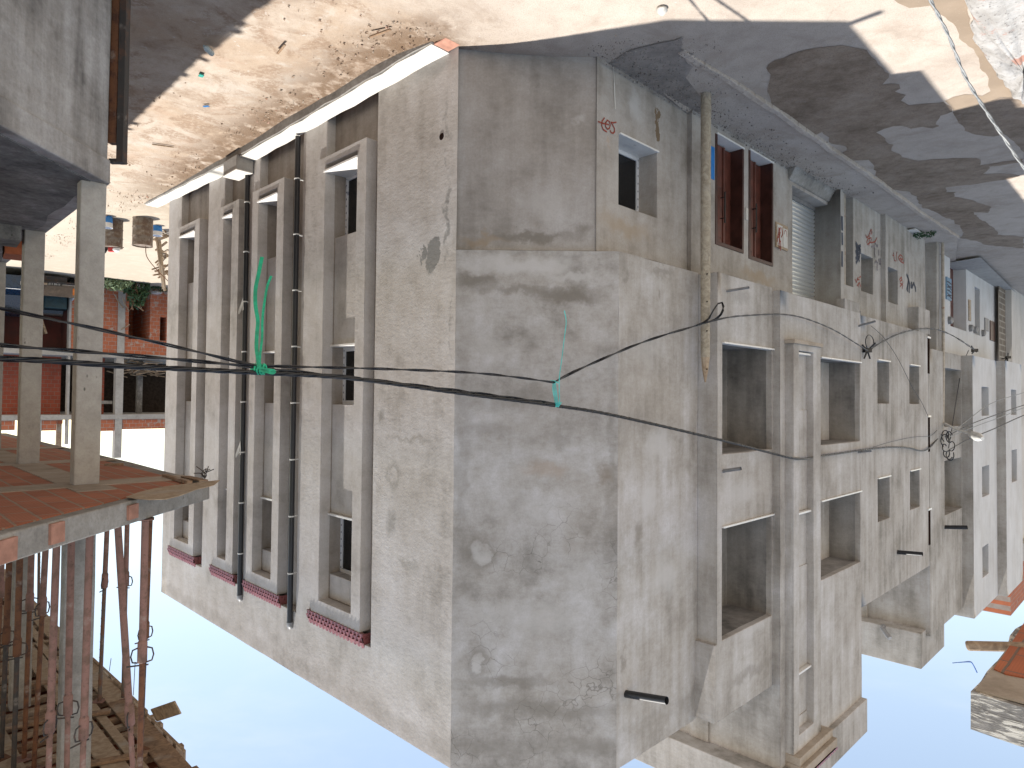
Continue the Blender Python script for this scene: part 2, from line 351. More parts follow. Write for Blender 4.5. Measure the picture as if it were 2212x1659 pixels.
M['lime'] = simple('lime_wash', (.56,.54,.505), .9, var=.12, nscale=3, spec=.2, bump=.01, col2=(.50,.47,.42), f2=(.52,.7))
M['marble'] = simple('white_marble', (.70,.69,.67), .35, var=.06, nscale=5)
M['pvc'] = simple('white_pvc', (.62,.63,.66), .4, var=.06, nscale=3, col2=(.25,.27,.34), f2=(.60,.62))
m, t, b_ = newmat('printed_film'); k = NT(t); sp = k.n('SeparateXYZ'); k.set(sp.inputs[0], k.pos()); fr_ = k.math('FRACT', k.math('MULTIPLY', sp.outputs[2], 7.5)); t.links.new(k.mix(k.map(fr_, .2, .3, 1, 0), (.60,.61,.64), (.08,.09,.14)), b_.inputs['Base Color']); b_.inputs['Roughness'].default_value = .4; M['tape'] = m
M['glass'] = simple('dark_glass', (.012,.012,.013), .12, var=.2, nscale=2, spec=.35)
M['tile'] = simple('glazed_red_tile', (.21,.065,.065), .3, var=.25, nscale=14, spec=.8)
M['black'] = simple('black_pipe', (.016,.017,.021), .45, var=.3, nscale=5, col2=(.07,.07,.07), f2=(.62,.75))
M['clip'] = simple('pale_clip', (.62,.62,.60), .5)
M['gpipe'] = simple('grey_pipe', (.20,.20,.205), .5, var=.2)
M['ppipe'] = simple('painted_pipe', (.38,.33,.27), .6, var=.2, col2=(.22,.10,.06), f2=(.62,.7))
M['mahog'] = simple('mahogany_wood', (.105,.032,.022), .42, var=.35, nscale=4)
M['mahogd'] = simple('dark_mahogany', (.045,.014,.010), .42, var=.35, nscale=4)
M['iron'] = simple('black_iron', (.012,.012,.013), .4, var=.2)
M['redpaint'] = simple('red_spray', (.27,.055,.035), .8, var=.3, nscale=20)
M['inkpaint'] = simple('blue_black_spray', (.045,.055,.08), .8, var=.3, nscale=20)
M['greypaint'] = simple('grey_violet_spray', (.19,.17,.185), .8, var=.2, nscale=20)
M['bluesign'] = simple('blue_enamel', (.008,.17,.50), .4, var=.15)
M['wwhite'] = plaster('white_paint', (.48,.475,.475), (.56,.56,.565), (.63,.63,.64), streak=.3, bumpd=.002)
M['wbeige'] = plaster('pale_far_render', (.42,.40,.375), (.52,.50,.475), (.60,.58,.55), streak=.3, bumpd=.002)
M['terra'] = simple('terracotta', (.40,.125,.06), .9, var=.2, nscale=6, spec=.2, bump=.004)
M['terrap'] = simple('dusty_terracotta', (.36,.19,.14), .9, var=.2, nscale=9, spec=.2, bump=.004); M['hole'] = simple('hollow', (.02,.012,.01), 1, var=0, spec=0)
M['void'] = simple('unlit_room', (.035,.028,.024), 1, var=.3, spec=0)
M['wood'] = wood('weathered_wood', (.40,.30,.205), (.21,.145,.095)); M['woodp'] = wood('pale_plank', (.42,.33,.235), (.28,.20,.13)); M['woodd'] = wood('brown_plank', (.32,.21,.125), (.17,.105,.065))
M['conc'] = concrete('raw_concrete'); M['concd'] = concrete('damp_concrete', (.045,.045,.048), (.18,.178,.178), (.36,.355,.355), scale=.8); M['concl'] = concrete('pale_concrete', (.27,.255,.24), (.37,.355,.335), (.46,.45,.43))
M['ucwall'] = plaster('rough_wall_render', (.115,.107,.10), (.215,.202,.188), (.32,.308,.295), streak=.36, big=.9, bumpd=.014, lo=.385, hi=.60)
M['rust'] = rusty('rusty_steel', (.075,.028,.015), (.15,.06,.025), .45); M['rustd'] = rusty('dark_steel', (.045,.04,.038), (.09,.05,.035), .55)
M['prop'] = rusty('red_primer_steel', (.235,.125,.10), (.15,.085,.06), .53); M['propd'] = rusty('bare_prop_steel', (.11,.095,.085), (.16,.075,.045), .5)

# ------------------------------------------------------------------ corner building
bld = thing('corner_building', FC.p(0, -.2, -5.2), 'grey cement-rendered three-storey house with a cut-off corner facing the crossing', 'building')
TOP = 5.39
strips = [dict(r0=2.125, r1=3.83, f0=2.42, f1=4.10, i0=2.715, i1=3.83), dict(r0=4.74, r1=6.69, f0=5.49, f1=6.99, i0=5.80, i1=6.69),
          dict(r0=7.19, r1=8.59, f0=7.706, f1=8.86, i0=8.09, i1=8.59), dict(r0=9.60, r1=11.47, f0=10.09, f1=11.75, i0=10.435, i1=11.47)]
RB, RT, FB0, FT, IB, IT = -5.58, 4.2, -4.57, 4.02, -4.42, 3.765
b = MB()
b.wall(FA, 0, 12.44, -5.6, TOP, 0, [(s['r0'], s['r1'], RB, RT, .18, False) for s in strips])
b.quad(FA.p(12.44,0,-5.6), FA.p(12.44,-9,-5.6), FA.p(12.44,-9,TOP), FA.p(12.44,0,TOP))
b.build('wall', M['plA'], bld, smooth=35, wob=.006, bev=.012)
b = MB()
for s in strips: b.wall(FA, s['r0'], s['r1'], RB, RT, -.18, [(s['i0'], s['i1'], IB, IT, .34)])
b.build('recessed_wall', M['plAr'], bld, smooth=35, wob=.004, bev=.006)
rows = [(-4.42, -4.28, -3.07, -1.02), (-1.02, -.975, .11, 2.16), (2.16, 2.2, 3.31, 3.765)]
for s in strips:
    b = MB()
    b.wall(FA, s['f0'], s['f1'], FB0, FT, .030, [(s['i0'], s['i1'], IB, IT, .21, False)], back=False)
    for u in (s['f0'], s['f1']): b.quad(FA.p(u,.030,FB0), FA.p(u,.030,FT), FA.p(u,-.18,FT), FA.p(u,-.18,FB0))
    for z in (FB0, FT): b.quad(FA.p(s['f0'],.030,z), FA.p(s['f1'],.030,z), FA.p(s['f1'],-.18,z), FA.p(s['f0'],-.18,z))
    b.build('window_surround', M['plA'], bld, smooth=35, wob=.003, bev=.008)
    for k, (zb, zs, zw, zp) in enumerate(rows):
        b = MB(); b.box(FA, s['i0']+.002, s['i1']-.002, -.5, -.2, zw, zp - .003); b.build('spandrel_panel', M['plA'], bld, smooth=35, wob=.003, bev=.008)
        b = MB()
        u0, u1 = s['i0']+.004, s['i1']-.004
        for a in ((u0, u0+.075, zs, zw), (u1-.075, u1, zs, zw), (u0+.075, u1-.075, zs, zs+.075), (u0+.075, u1-.075, zw-.075, zw)): b.box(FA, a[0], a[1], -.47, -.41, a[2]+.002, a[3]-.002)
        um = (u0+u1)/2
        if u1-u0 > .8: b.box(FA, um-.05, um+.05, -.465, -.405, zs+.075, zw-.075)
        w = b.build('window', M['pvc'], bld, bev=.006)
        for ua_, ub_ in ((u1-.052, u1-.028), (u0+.028, u0+.052)):
            b = MB(); b.box(FA, ua_, ub_, -.409, -.407, zs+.03, zw-.03); b.build('film_strip', M['tape'], w)
        b = MB(); b.box(FA, u0+.07, u1-.07, -.445, -.435, zs+.07, zw-.07); b.build('pane', M['glass'], w)
        b = MB(); (b.box(FA, s['i0']-.03, s['i1']+.03, .034, .055, zs-.04, zs) if k == 0 else None); b.box(FA, s['i0']+.003, s['i1']-.003, -.45, .034 if k == 0 else -.135, zs-.04, zs); b.build('sill', M['marble'], w, bev=.004)
        if k == 0: b = MB(); b.box(FA, s['i0']+.002, s['i1']-.002, -.5, -.2, zb, zs-.043); b.build('spandrel_panel', M['plA'], bld, wob=.003, bev=.006)
    # tiled hood: rows of half-round tiles on a steep slope
    b = MB(); a0, a1 = s['f0']-.12, s['f1']+.12; per = .118; n = round((a1-a0)/per); ns = n*8; prof = [(.034, 4.015, 0), (.020, 4.092, 1), (.036, 4.084, 0), (.010, 4.172, 1), (.026, 4.164, 0), (-.02, 4.27, 1)]
    grid = []
    for o, z, low in prof:
        ph = .5*math.pi*(len(grid)//2 % 2); grid.append([FA.p(a0+(a1-a0)*i/ns, o + .030*abs(math.sin(math.pi*n*i/ns+ph)), z) for i in range(ns+1)])
    for r in range(len(prof)-1):
        for i in range(ns): b.quad(grid[r][i], grid[r][i+1], grid[r+1][i+1], grid[r+1][i])
    for i in range(ns): b.quad(grid[0][i], grid[0][i+1], FA.p(a0+(a1-a0)*(i+1)/ns, -.015, 4.018), FA.p(a0+(a1-a0)*i/ns, -.015, 4.018))
    for a in (a0, a1): b.poly([FA.p(a, .05, 4.02), FA.p(a, -.0, 4.27), FA.p(a, -.18, 4.27), FA.p(a, -.18, 4.02)])
    b.build('tile_hood', M['tile'], bld, smooth=50)
# black rain pipes standing in the recesses
for u, zt, zbt in ((FA.su(634,.058,873), 4.42, -5.24), (FA.su(525.5,.058,873), 4.38, -5.25)):
    b = MB(); o = .058
    b.tube([FA.p(u, o, z) for z in (zbt, -2, 1, 3.9, zt)], .054, 12)
    dp = b.build('rain_pipe', M['black'], bld, smooth=50)
    b = MB(); b.tube([FA.p(u, o, zt-.01), FA.p(u, o, zt+.04), FA.p(u+.02, o-.02, zt+.085), FA.p(u+.05, -.03, zt+.09)], .06, 12); b.build('pipe_elbow', M['gpipe'], dp, smooth=50)
    z = -4.4
    while z < 4:
        b = MB(); b.lathe(FA.p(u, o, z), [(.053, 0), (.062, .004), (.062, .026), (.053, .03)], 14); b.box(FA, u-.012, u+.012, -.17, o-.03, z+.004, z+.026); b.build('pipe_clip', M['clip'], dp, smooth=40); z += 1.12
    if u > 6.5:
        for zz in (-2.05, 1.15):      # torn strips of white film
            b = MB(); b.poly([FA.p(u-.03,o+.06,zz-.2), FA.p(u+.02,o+.065,zz-.12), FA.p(u+.13,o+.1,zz+.12), FA.p(u+.1,o+.1,zz+.2), FA.p(u+.03,o+.07,zz+.1)]); b.poly([FA.p(u-.03,o+.062,zz-.2), FA.p(u-.0,o+.065,zz-.12), FA.p(u-.08,o+.09,zz+.13), FA.p(u-.12,o+.085,zz+.1)])
            b.build('torn_film', M['lime'], dp)
# plinth kerb along the alley
b = MB(); N = 30; us = [.22+(13.47-.22)*i/N for i in range(N+1)]
zt = lambda u: -5.28 - max(0, u-7)*.034 + .01*math.sin(u*5)
for u, v in zip(us, us[1:]):
    b.hexa([FA.p(u,.0,-6), FA.p(v,.0,-6), FA.p(v,.33+.012*math.sin(v*7),-6), FA.p(u,.33+.012*math.sin(u*7),-6), FA.p(u,.0,zt(u)), FA.p(v,.0,zt(v)), FA.p(v,.33+.012*math.sin(v*7),zt(v)-.01), FA.p(u,.33+.012*math.sin(u*7),zt(u)-.01)])
pl = b.build('plinth', M['lime'], bld, smooth=40, wob=.006)
b = MB()
for u, v in zip(us, us[1:]): b.hexa([FA.p(u,.34,-6), FA.p(v,.34,-6), FA.p(v,.355,-6), FA.p(u,.355,-6), FA.p(u,.335,zt(u)-.03+.006*math.sin(u*9)), FA.p(v,.335,zt(v)-.03+.006*math.sin(v*9)), FA.p(v,.35,zt(v)-.04+.006*math.sin(v*9)), FA.p(u,.35,zt(u)-.04+.006*math.sin(u*9))])
b.build('plinth_face', M['conc'], pl, wob=.015)
b = MB(); b.box(FA, -.06, .215, .02, .30, -5.5, -5.285); eb = b.build('hollow_brick', M['terrap'], pl, bev=.006)
b = MB()
for i in range(2):
    for j in range(4): b.box(FA, -.064+.27*0+.0, -.05, .05+.065*j, .05+.065*j+.045, -5.47+.095*i, -5.47+.095*i+.07)
for i in range(3):
    for j in range(3): b.box(FA, -.03+.08*j, -.03+.08*j+.05, .29, .3025, -5.48+.065*i, -5.48+.065*i+.045)
b.build('brick_cavity', M['hole'], pl)
b = MB(); b.box(FA, 7.0, 7.72, .02, .40, -5.33, -5.02); cb = b.build('concrete_box', M['concl'], bld, wob=.006, bev=.012)
b = MB(); b.box(FA, 6.99, 7.73, .03, .41, -5.018, -4.99); b.build('lit_box_top', M['lime'], bld, bev=.006)  # white slab: the sunlit top of the box put into the colour

# the cut-off corner
b = MB()
def cwall(b, x0, x1, z0, z1, y, step=.45):
    f = Fr((0, y, 0), (1,0,0), (0,-1,0)); b.wall(f, x0, x1, z0, z1, 0, (), step)
cwall(b, -1.574, .8475, -2.23, TOP, 10); b.build('corner_wall', M['plC'], bld, smooth=35, wob=.010)
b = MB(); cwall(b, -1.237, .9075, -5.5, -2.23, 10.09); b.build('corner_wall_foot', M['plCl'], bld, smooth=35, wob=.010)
# street front, upper part beside the corner
b = MB(); b.wall(FB, 0, 2.3, -2.23, TOP, 0); b.build('wall', M['plB'], bld, smooth=35, wob=.008)
b = MB()   # loggia block
L1 = [(2.49, 4.44, -1.03, .89, .12, False), (2.49, 4.44, 2.11, 4.03, .12, False)]
b.wall(FB, 2.31, 4.47, -2.2, 5.34, .36, L1)
b.quad(FB.p(2.24,.36,5.34), FB.p(4.47,.36,5.34), FB.p(4.47,-.02,5.34), FB.p(2.24,-.02,5.34))
b.quad(FB.p(2.31,.36,-2.2), FB.p(4.47,.36,-2.2), FB.p(4.47,-.5,-2.2), FB.p(2.31,-.5,-2.2))
b.build('loggia_wall', M['plL'], bld, smooth=35, wob=.006, bev=.01)
b = MB(); b.side(FB, 2.312, .356, -.3, -2.2, 4.06); b.build('loggia_side_wall', M['plL'], bld, wob=.003)
b = MB(); b.side(FB, 2.24, .362, -.02, 4.06, 5.342); b.quad(FB.p(2.24,.362,4.06), FB.p(2.24,-.02,4.06), FB.p(2.32,-.02,4.06), FB.p(2.32,.362,4.06)); b.quad(FB.p(2.24,.362,4.06), FB.p(2.315,.362,4.06), FB.p(2.315,.362,5.342), FB.p(2.24,.362,5.342)); b.quad(FB.p(2.24,.362,5.342), FB.p(2.315,.362,5.342), FB.p(2.315,-.02,5.342), FB.p(2.24,-.02,5.342)); b.build('parapet_side', M['plL'], bld)
for a, c, z0, z1, d, _ in L1:
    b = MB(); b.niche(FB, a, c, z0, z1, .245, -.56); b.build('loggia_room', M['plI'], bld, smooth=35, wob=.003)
    b = MB(); b.box(FB, a+.003, c+.03, .25, .40, z0-.002, z0+.03); b.build('sill', M['marble'], bld, bev=.004)
b = MB()   # stair block with its second loggia
L2 = [(6.48, 8.90, -.98, .89, .12, False), (6.48, 8.90, 2.05, 3.72, .12, False)]
b.wall(FB, 4.47, 8.96, -2.14, 6.88, .5, L2)
b.wall(Fr(FB.p(4.47,0,-Z0), -FB.n, -FB.u), -.3, 4.2, 5.0, 6.88, 0)
b.quad(FB.p(4.47,.5,-2.14), FB.p(8.96,.5,-2.14), FB.p(8.96,-.5,-2.14), FB.p(4.47,-.5,-2.14)); b.quad(FB.p(8.96,.5,-2.2), FB.p(8.96,.5,7), FB.p(8.96,-5,7), FB.p(8.96,-5,-2.2))
b.build('stair_wall', M['plL'], bld, smooth=35, wob=.006, bev=.01)
b = MB(); b.side(FB, 4.466, .498, .3, -2.14, 6.88); b.build('stair_side_wall', M['plL'], bld, wob=.002)
b = MB(); b.box(FB, 4.42, 4.47, -1.35, -.95, 5.2, 6.88); b.build('roof_room_pilaster', M['plL'], bld, wob=.004, bev=.01)
for a, c, z0, z1, d, _ in L2:
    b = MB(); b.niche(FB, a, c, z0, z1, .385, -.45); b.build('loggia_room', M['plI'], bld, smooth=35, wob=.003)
    b = MB(); b.box(FB, a+.003, c+.06, .40, .53, z0-.002, z0+.03); b.build('sill', M['marble'], bld, bev=.004)
    b = MB(); b.box(FB, a+1.0, c, -.30, -.20, z0, z1); b.build('loggia_pilaster', M['plL'], bld, bev=.01)
# cornice box round the roof room
b = MB(); b.prism([FB.p(4.05,.62,0)[:2], FB.p(8.97,.62,0)[:2], FB.p(8.97,-5,0)[:2], FB.p(4.05,-5,0)[:2]], 6.88+Z0, 7.64+Z0); b.build('roof_cornice', M['plB2'], bld, wob=.008, bev=.012)
# stair window strip standing proud of the wall
f0, f1, i0, i1 = 4.72, 6.07, 4.99, 5.71
zs1, zs2, zs3 = FB.zz(1735, 768, .5), FB.zz(1738, 1105, .5), FB.zz(1738, 1440, .5)
zb, ztp = FB.zz(1728, 744, .65), FB.zz(1728, 1620, .65)
sb = zs1 - .06
b = MB(); b.wall(FB, f0, f1, zb, ztp, .65, [(i0, i1, sb, ztp-.28, .32)])
for u in (f0, f1): b.quad(FB.p(u,.65,zb), FB.p(u,.65,ztp), FB.p(u,.49,ztp), FB.p(u,.49,zb))
b.quad(FB.p(f0,.65,zb), FB.p(f1,.65,zb), FB.p(f1,.49,zb), FB.p(f0,.49,zb))
b.build('stair_window_surround', M['plL'], bld, smooth=35, wob=.005, bev=.01)
b = MB(); b.box(FB, f0-.06, f1+.02, .45, .70, zb-.08, zb); b.build('surround_ledge', M['soffit'], bld, wob=.004, bev=.01)
zw1, zw2, zw3 = FB.zz(1728, 886, .6), FB.zz(1728, 1219, .6), FB.zz(1727, 1560, .6)
for z0, z1, z2 in ((zs1, zw1, zs2-.05), (zs2, FB.zz(1728, 1392, .6) if 0 else zs2+1.05, zs3-.05), (zs3, min(zw3, ztp-.5), ztp-.28)):
    b = MB(); b.box(FB, i0, i1, .34, .52, z1, z2); b.build('spandrel_panel', M['plL'], bld, wob=.003, bev=.006)
    b = MB(); b.box(FB, i0+.003, i1-.003, .335, .37, z0, z1-.003); w = b.build('stair_window', M['glass'], bld)
    b = MB(); b.box(FB, i0+.003, i1+.0, .34, .60, z0-.04, z0); b.build('sill', M['marble'], w, bev=.004)
b = MB(); b.box(FB, f0-.02, f1+.28, .45, .78, ztp+.002, ztp+.16); b.box(FB, f0-.02, f1+.30, .45, .86, ztp+.16, ztp+.32); b.build('hood_base', M['soffit'], bld, wob=.004, bev=.01)
b = MB(); n = 15; ns = n*6
for i in range(ns):
    a, c = f0+(f1+.3-f0)*i/ns, f0+(f1+.3-f0)*(i+1)/ns; h = lambda t: .04*abs(math.sin(math.pi*n*t/ns))
    b.quad(FB.p(a,.88,ztp+.33+h(i)), FB.p(c,.88,ztp+.33+h(i+1)), FB.p(c,.55,ztp+.6+h(i+1)), FB.p(a,.55,ztp+.6+h(i))); b.quad(FB.p(a,.88,ztp+.322), FB.p(c,.88,ztp+.322), FB.p(c,.88,ztp+.33+h(i+1)), FB.p(a,.88,ztp+.33+h(i)))
b.build('tile_hood', M['tile'], bld, smooth=50)
# ground floor on the street: window, two doors, shutter
GO = -.28
b = MB(); W1 = (.37, 1.45, -4.20, -3.07, .46)
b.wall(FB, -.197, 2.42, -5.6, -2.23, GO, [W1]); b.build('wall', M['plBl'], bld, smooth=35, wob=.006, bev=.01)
GO2 = -.2
d1 = (FB.su(1545, GO2, 410), FB.su(1606, GO2, 430), -5.0, -2.93, .34); d2 = (FB.su(1617, GO2, 440), FB.su(1669.5, GO2, 460), -5.06, -2.87, .34)
sh = (FB.su(1712, GO2, 500), FB.su(1799, GO2, 520), -4.84, -2.42, .36)
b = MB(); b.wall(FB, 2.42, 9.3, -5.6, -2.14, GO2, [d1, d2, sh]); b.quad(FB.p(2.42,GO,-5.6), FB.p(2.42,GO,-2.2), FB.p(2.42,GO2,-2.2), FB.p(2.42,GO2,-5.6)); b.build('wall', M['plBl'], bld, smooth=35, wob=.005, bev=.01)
b = MB()
b.poly([(.9075,10.09,Z0-2.232), (-1.237,10.09,Z0-2.232), FB.p(2.31,GO,-2.232), FB.p(2.31,.0,-2.232), (-1.574,10,Z0-2.232), (.8475,10,Z0-2.232)]); b.build('soffit', M['soffit'], bld)
u0, u1, z0, z1, d = W1; b = MB()
for a in ((u0, u0+.07, z0+.03, z1), (u1-.07, u1, z0+.03, z1), (u0+.07, u1-.07, z0+.03, z0+.10), (u0+.07, u1-.07, z1-.07, z1)): b.box(FB, a[0]+.002, a[1]-.002, GO-.42, GO-.36, a[2], a[3]-.002)
w = b.build('window', M['pvc'], bld, bev=.006)
b = MB(); b.box(FB, u0+.06, u1-.06, GO-.40, GO-.385, z0+.09, z1-.06); b.build('pane', M['glass'], w)
b = MB(); b.box(FB, u0+.002, u1+.02, GO-.44, GO+.03, z0, z0+.03); b.build('sill', M['marble'], w, bev=.004)
for ua_, ub_ in ((u0+.028, u0+.047), (u1-.047, u1-.028)):
    b = MB(); b.box(FB, ua_, ub_, GO-.359, GO-.357, z0+.06, z1-.05); b.build('film_strip', M['tape'], w)
for u0, u1, z0, z1, d in (d1, d2):
    b = MB()   # wooden lining of the opening
    b.box(FB, u0, u0+.07, GO2-.32, GO2+.012, z0, z1); b.box(FB, u1-.07, u1, GO2-.32, GO2+.012, z0, z1); b.box(FB, u0+.07, u1-.07, GO2-.32, GO2+.012, z1-.07, z1)
    fr = b.build('door', M['mahogd'], bld, bev=.006)
    b = MB(); um = u0+.07+(u1-u0-.14)*.62
    b.box(FB, u0+.072, um, GO2-.25, GO2-.20, z0+.03, z1-.075); b.box(FB, um+.004, u1-.072, GO2-.28, GO2-.235, z0+.03, z1-.075)
    for a, c in ((z0+.18, z0+.85), (z0+1.0, z1-.25)):
        b.box(FB, u0+.16, um-.09, GO2-.202, GO2-.188, a, c); b.box(FB, um+.06, u1-.13, GO2-.238, GO2-.225, a, c)
    b.box(FB, um-.03, um+.03, GO2-.22, GO2-.175, z0+.03, z1-.075)
    lf = b.build('door_leaf', M['mahog'], fr, bev=.006)
    b = MB(); uh = um-.12; b.tube([FB.p(uh, GO2-.10, z0+.95), FB.p(uh, GO2-.10, z0+1.55)], .017, 8)
    for zz in (z0+1.05, z0+1.45): b.tube([FB.p(uh, GO2-.10, zz), FB.p(uh, GO2-.20, zz)], .012, 6)
    b.build('pull_handle', M['iron'], fr, smooth=50)
    b = MB(); b.box(FB, u0+.03, u1-.0, GO2-.33, GO2+.03, z0-.03, z0+.004); b.build('threshold', M['marble'], fr, bev=.004)
u0, u1, z0, z1, d = sh
b = MB(); nsl = 24; o = GO2-.34; hs = (z1-z0)/nsl
for i in range(nsl):
    P = [(z0+hs*i, 0), (z0+hs*(i+.25), .028), (z0+hs*(i+.5), .034), (z0+hs*(i+.75), .028), (z0+hs*(i+.97), 0)]
    for (za, oa), (zb_, ob) in zip(P, P[1:]): b.quad(FB.p(u0,o+oa,za), FB.p(u1-.28,o+oa,za), FB.p(u1-.28,o+ob,zb_), FB.p(u0,o+ob,zb_))
m, t, bs = newmat('galvanised_steel'); bs.inputs['Base Color'].default_value = (.74,.77,.80,1); bs.inputs['Metallic'].default_value = .7; bs.inputs['Roughness'].default_value = .3
M['galv'] = m
shu = b.build('roller_shutter', m, bld, smooth=60)
b = MB(); b.box(FB, u0, u1-.28, o+.0, o+.05, z0-.0, z0+.09); b.build('bottom_bar', M['gpipe'], shu)
b = MB(); b.hexa([FB.p(u0-.3,GO2-.36,-5.4), FB.p(u1+.1,GO2-.36,-5.4), FB.p(u1+.1,GO2+.32,-5.4), FB.p(u0-.3,GO2+.32,-5.4), FB.p(u0-.1,GO2-.36,z0-.02), FB.p(u1,GO2-.36,z0-.02), FB.p(u1+.05,GO2+.04,z0-.06), FB.p(u0-.2,GO2+.04,z0-.08)]); b.build('shop_step', M['conc'], bld, wob=.02, bev=.02)
# meter board with two hatches, the bell and the blue plate
um0, um1 = FB.su(1674, GO2, 510), FB.su(1699, GO2, 515); zm0, zm1 = FB.zz(1685, 484, GO2), FB.zz(1685, 538, GO2)
b = MB(); b.box(FB, um0, um1, GO2, GO2+.035, zm0, zm1); mb_ = b.build('meter_board', M['woodp'], bld, bev=.006)
b = MB(); w_ = um1-um0; b.box(FB, um0+.06*w_, um0+.5*w_, GO2+.035, GO2+.042, zm0+.05, zm1-.05); b.box(FB, um0+.56*w_, um0+.94*w_, GO2+.035, GO2+.042, zm0+.08, zm1-.05); b.build('meter_hatch', M['lime'], mb_, bev=.004)
b = MB()
for i in range(9): 
    a = um0 + w_*(.12+.3*random.random()); z = zm0+(zm1-zm0)*(.15+.6*random.random()); b.stroke(FB, [(a, z), (a+.05*random.uniform(-1,1), z+.13), (a+.06*random.uniform(-1,1), z+.2)], .035, GO2+.0445)
b.stroke(FB, [(um0+.62*w_, zm0+.2), (um0+.68*w_, zm0+.12), (um0+.8*w_, zm0+.12), (um0+.86*w_, zm0+.24)], .02, GO2+.0445); b.build('painted_mark', M['redpaint'], mb_)
ub = (d1[1]+d2[0])/2; b = MB(); b.box(FB, ub-.05, ub+.05, GO2, GO2+.03, -3.86, -3.62); b.build('bell_plate', M['lime'], bld, bev=.01)
ubl = FB.su(1537.5, GO2, 350); b = MB(); b.box(FB, ubl-.28, FB.su(1542.5, GO2, 350), GO2, GO2+.012, FB.zz(1540, 318, GO2), FB.zz(1540, 388, GO2)); b.build('blue_plate', M['bluesign'], bld)
# red sprayed sum on the shop wall
zo = lambda zx, zy: FB.hit(1106+zx/4, zy/4, GO)
for pts in ([(795,1020),(775,1050),(772,1085),(785,1120),(815,1140)], [(742,1052),(780,1066),(832,1078)], [(822,1040),(806,1062),(806,1095),(822,1118),(840,1108),(846,1080),(838,1052),(822,1040)], [(897,1058),(872,1062),(852,1058),(868,1082),(882,1110),(884,1138),(870,1153),(852,1146),(846,1128)]):
    pass
b = MB()
for pts in ([(795,1020),(775,1050),(772,1085),(785,1120),(815,1140)], [(742,1052),(780,1066),(832,1078)], [(822,1040),(806,1062),(806,1095),(822,1118),(840,1108),(846,1080),(838,1052),(822,1040)], [(897,1058),(872,1062),(852,1058),(868,1082),(882,1110),(884,1138),(870,1153),(852,1146),(846,1128)]):
    b.stroke(FB, [zo(*p) for p in pts], .022, GO+.009)
b.build('sprayed_number', M['redpaint'], bld)
b = MB(); b.stroke(FB, [zo(872,560), zo(880,720)], .012, GO+.009); b.stroke(FB, [zo(880,720), zo(888,940)], .03, GO+.009); b.build('paint_drip', M['lime'], bld)
# water spouts through the walls
def spout(par, fr, x0, y0, x1, y1, o, r, mat, drop=0, name='water_spout'):
    u, z = fr.hit(x0, y0, o)
    # follow the sight of the free end: the spout leaves square to the wall
    best = min(((abs(fr.hit(x1, y1, o+l)[0]-u), l) for l in [i*.02 for i in range(5, 120)]))[1]
    a = fr.p(u, o-.05, z); e = fr.p(u, o+best, fr.hit(x1, y1, o+best)[1]); b = MB(); b.tube([a, e], r, 12, cap=False)
    n = (Vector(e)-Vector(a)).normalized(); b.tube([e - n*.002, a], r*.82, 12, cap=False)
    return b.build(name, mat, par, smooth=50)
spout(bld, FB, 1352, 1500, 1441, 1513, 0, .055, M['black'])
spout(bld, FB, 1562, 1019, 1600, 1012, .36, .03, M['gpipe']); spout(bld, FB, 1570, 629, 1618, 621, .36, .022, M['gpipe']); spout(bld, FB, 1855, 705, 1891, 694, .5, .026, M['gpipe']); spout(bld, FB, 1854, 978, 1882, 974, .5, .024, M['gpipe'])
# hole with a wire by the corner
u, z = FA.hit(954, 295); b = MB(); b.lathe(FA.p(u, .004, z), [(.055, -.003), (.05, .003)], 10, Matrix.Rotation(math.radians(90), 3, (Q, Q, 0))); b.build('wall_hole', M['hole'], bld)
# roof and core, so that no daylight leaks through
b = MB(); b.prism([FA.p(0,-.02,0)[:2], FA.p(12.43,-.02,0)[:2], FA.p(12.43,-9,0)[:2], FB.p(8.9,-9,0)[:2], FB.p(8.9,-.6,0)[:2], FB.p(4.5,-.6,0)[:2], FB.p(2.28,-.02,0)[:2], FB.p(0,-.02,0)[:2]], 5.36+Z0, 5.388+Z0); b.build('roof', M['plB3'], bld)
b = MB(); b.prism([FA.p(.8,-.6,0)[:2], FA.p(12.3,-.6,0)[:2], FA.p(12.3,-8.9,0)[:2], FB.p(8.8,-8.9,0)[:2], FB.p(8.8,-1.0,0)[:2], FB.p(.8,-1.0,0)[:2]], .2, 5.3+Z0); b.prism([FB.p(4.6,.2,0)[:2], FB.p(8.8,-.6,0)[:2], FB.p(8.8,-5,0)[:2], FB.p(4.6,-4.2,0)[:2]], 5.3+Z0, 6.88+Z0); b.build('inner_core', M['void'], bld)

# ------------------------------------------------------------------ ground
def sst(a, b, x): x = min(1, max(0, (x-a)/(b-a))); return x*x*(3-2*x)
def gz(x, y):
    u = (Vector((x, y, 0)) - FA.g).dot(FA.u)
    return -5.2 - .27*sst(-1.2, 1.8, u) - .012*max(0, min(u, 40)-7)
m, t, bs = newmat('ground_earth_and_screed'); k = NT(t); p = k.pos()
ua = k.vmath('DOT_PRODUCT', k.vmath('SUBTRACT', p, tuple(FA.g)), tuple(FA.u)); va = k.vmath('DOT_PRODUCT', k.vmath('SUBTRACT', p, tuple(FA.g)), tuple(FA.n))
n1 = k.noise(p, .55, 7, .66); n2 = k.noise(p, 3.2, 7, .68); n3 = k.noise(p, 17, 5, .72); n4 = k.noise(p, 60, 3, .7); nl = k.noise(k.scl(p, (1,1,1)), 1.4, 6, .6, .8)
dirt = k.ramp(k.map(k.math('ADD', k.math('MULTIPLY', n1, .5), k.math('MULTIPLY', n2, .5)), .36, .66, 0, 1, False), [(0, (.33,.26,.205)), (.4, (.44,.365,.30)), (.7, (.51,.44,.375)), (1, (.55,.50,.45))])
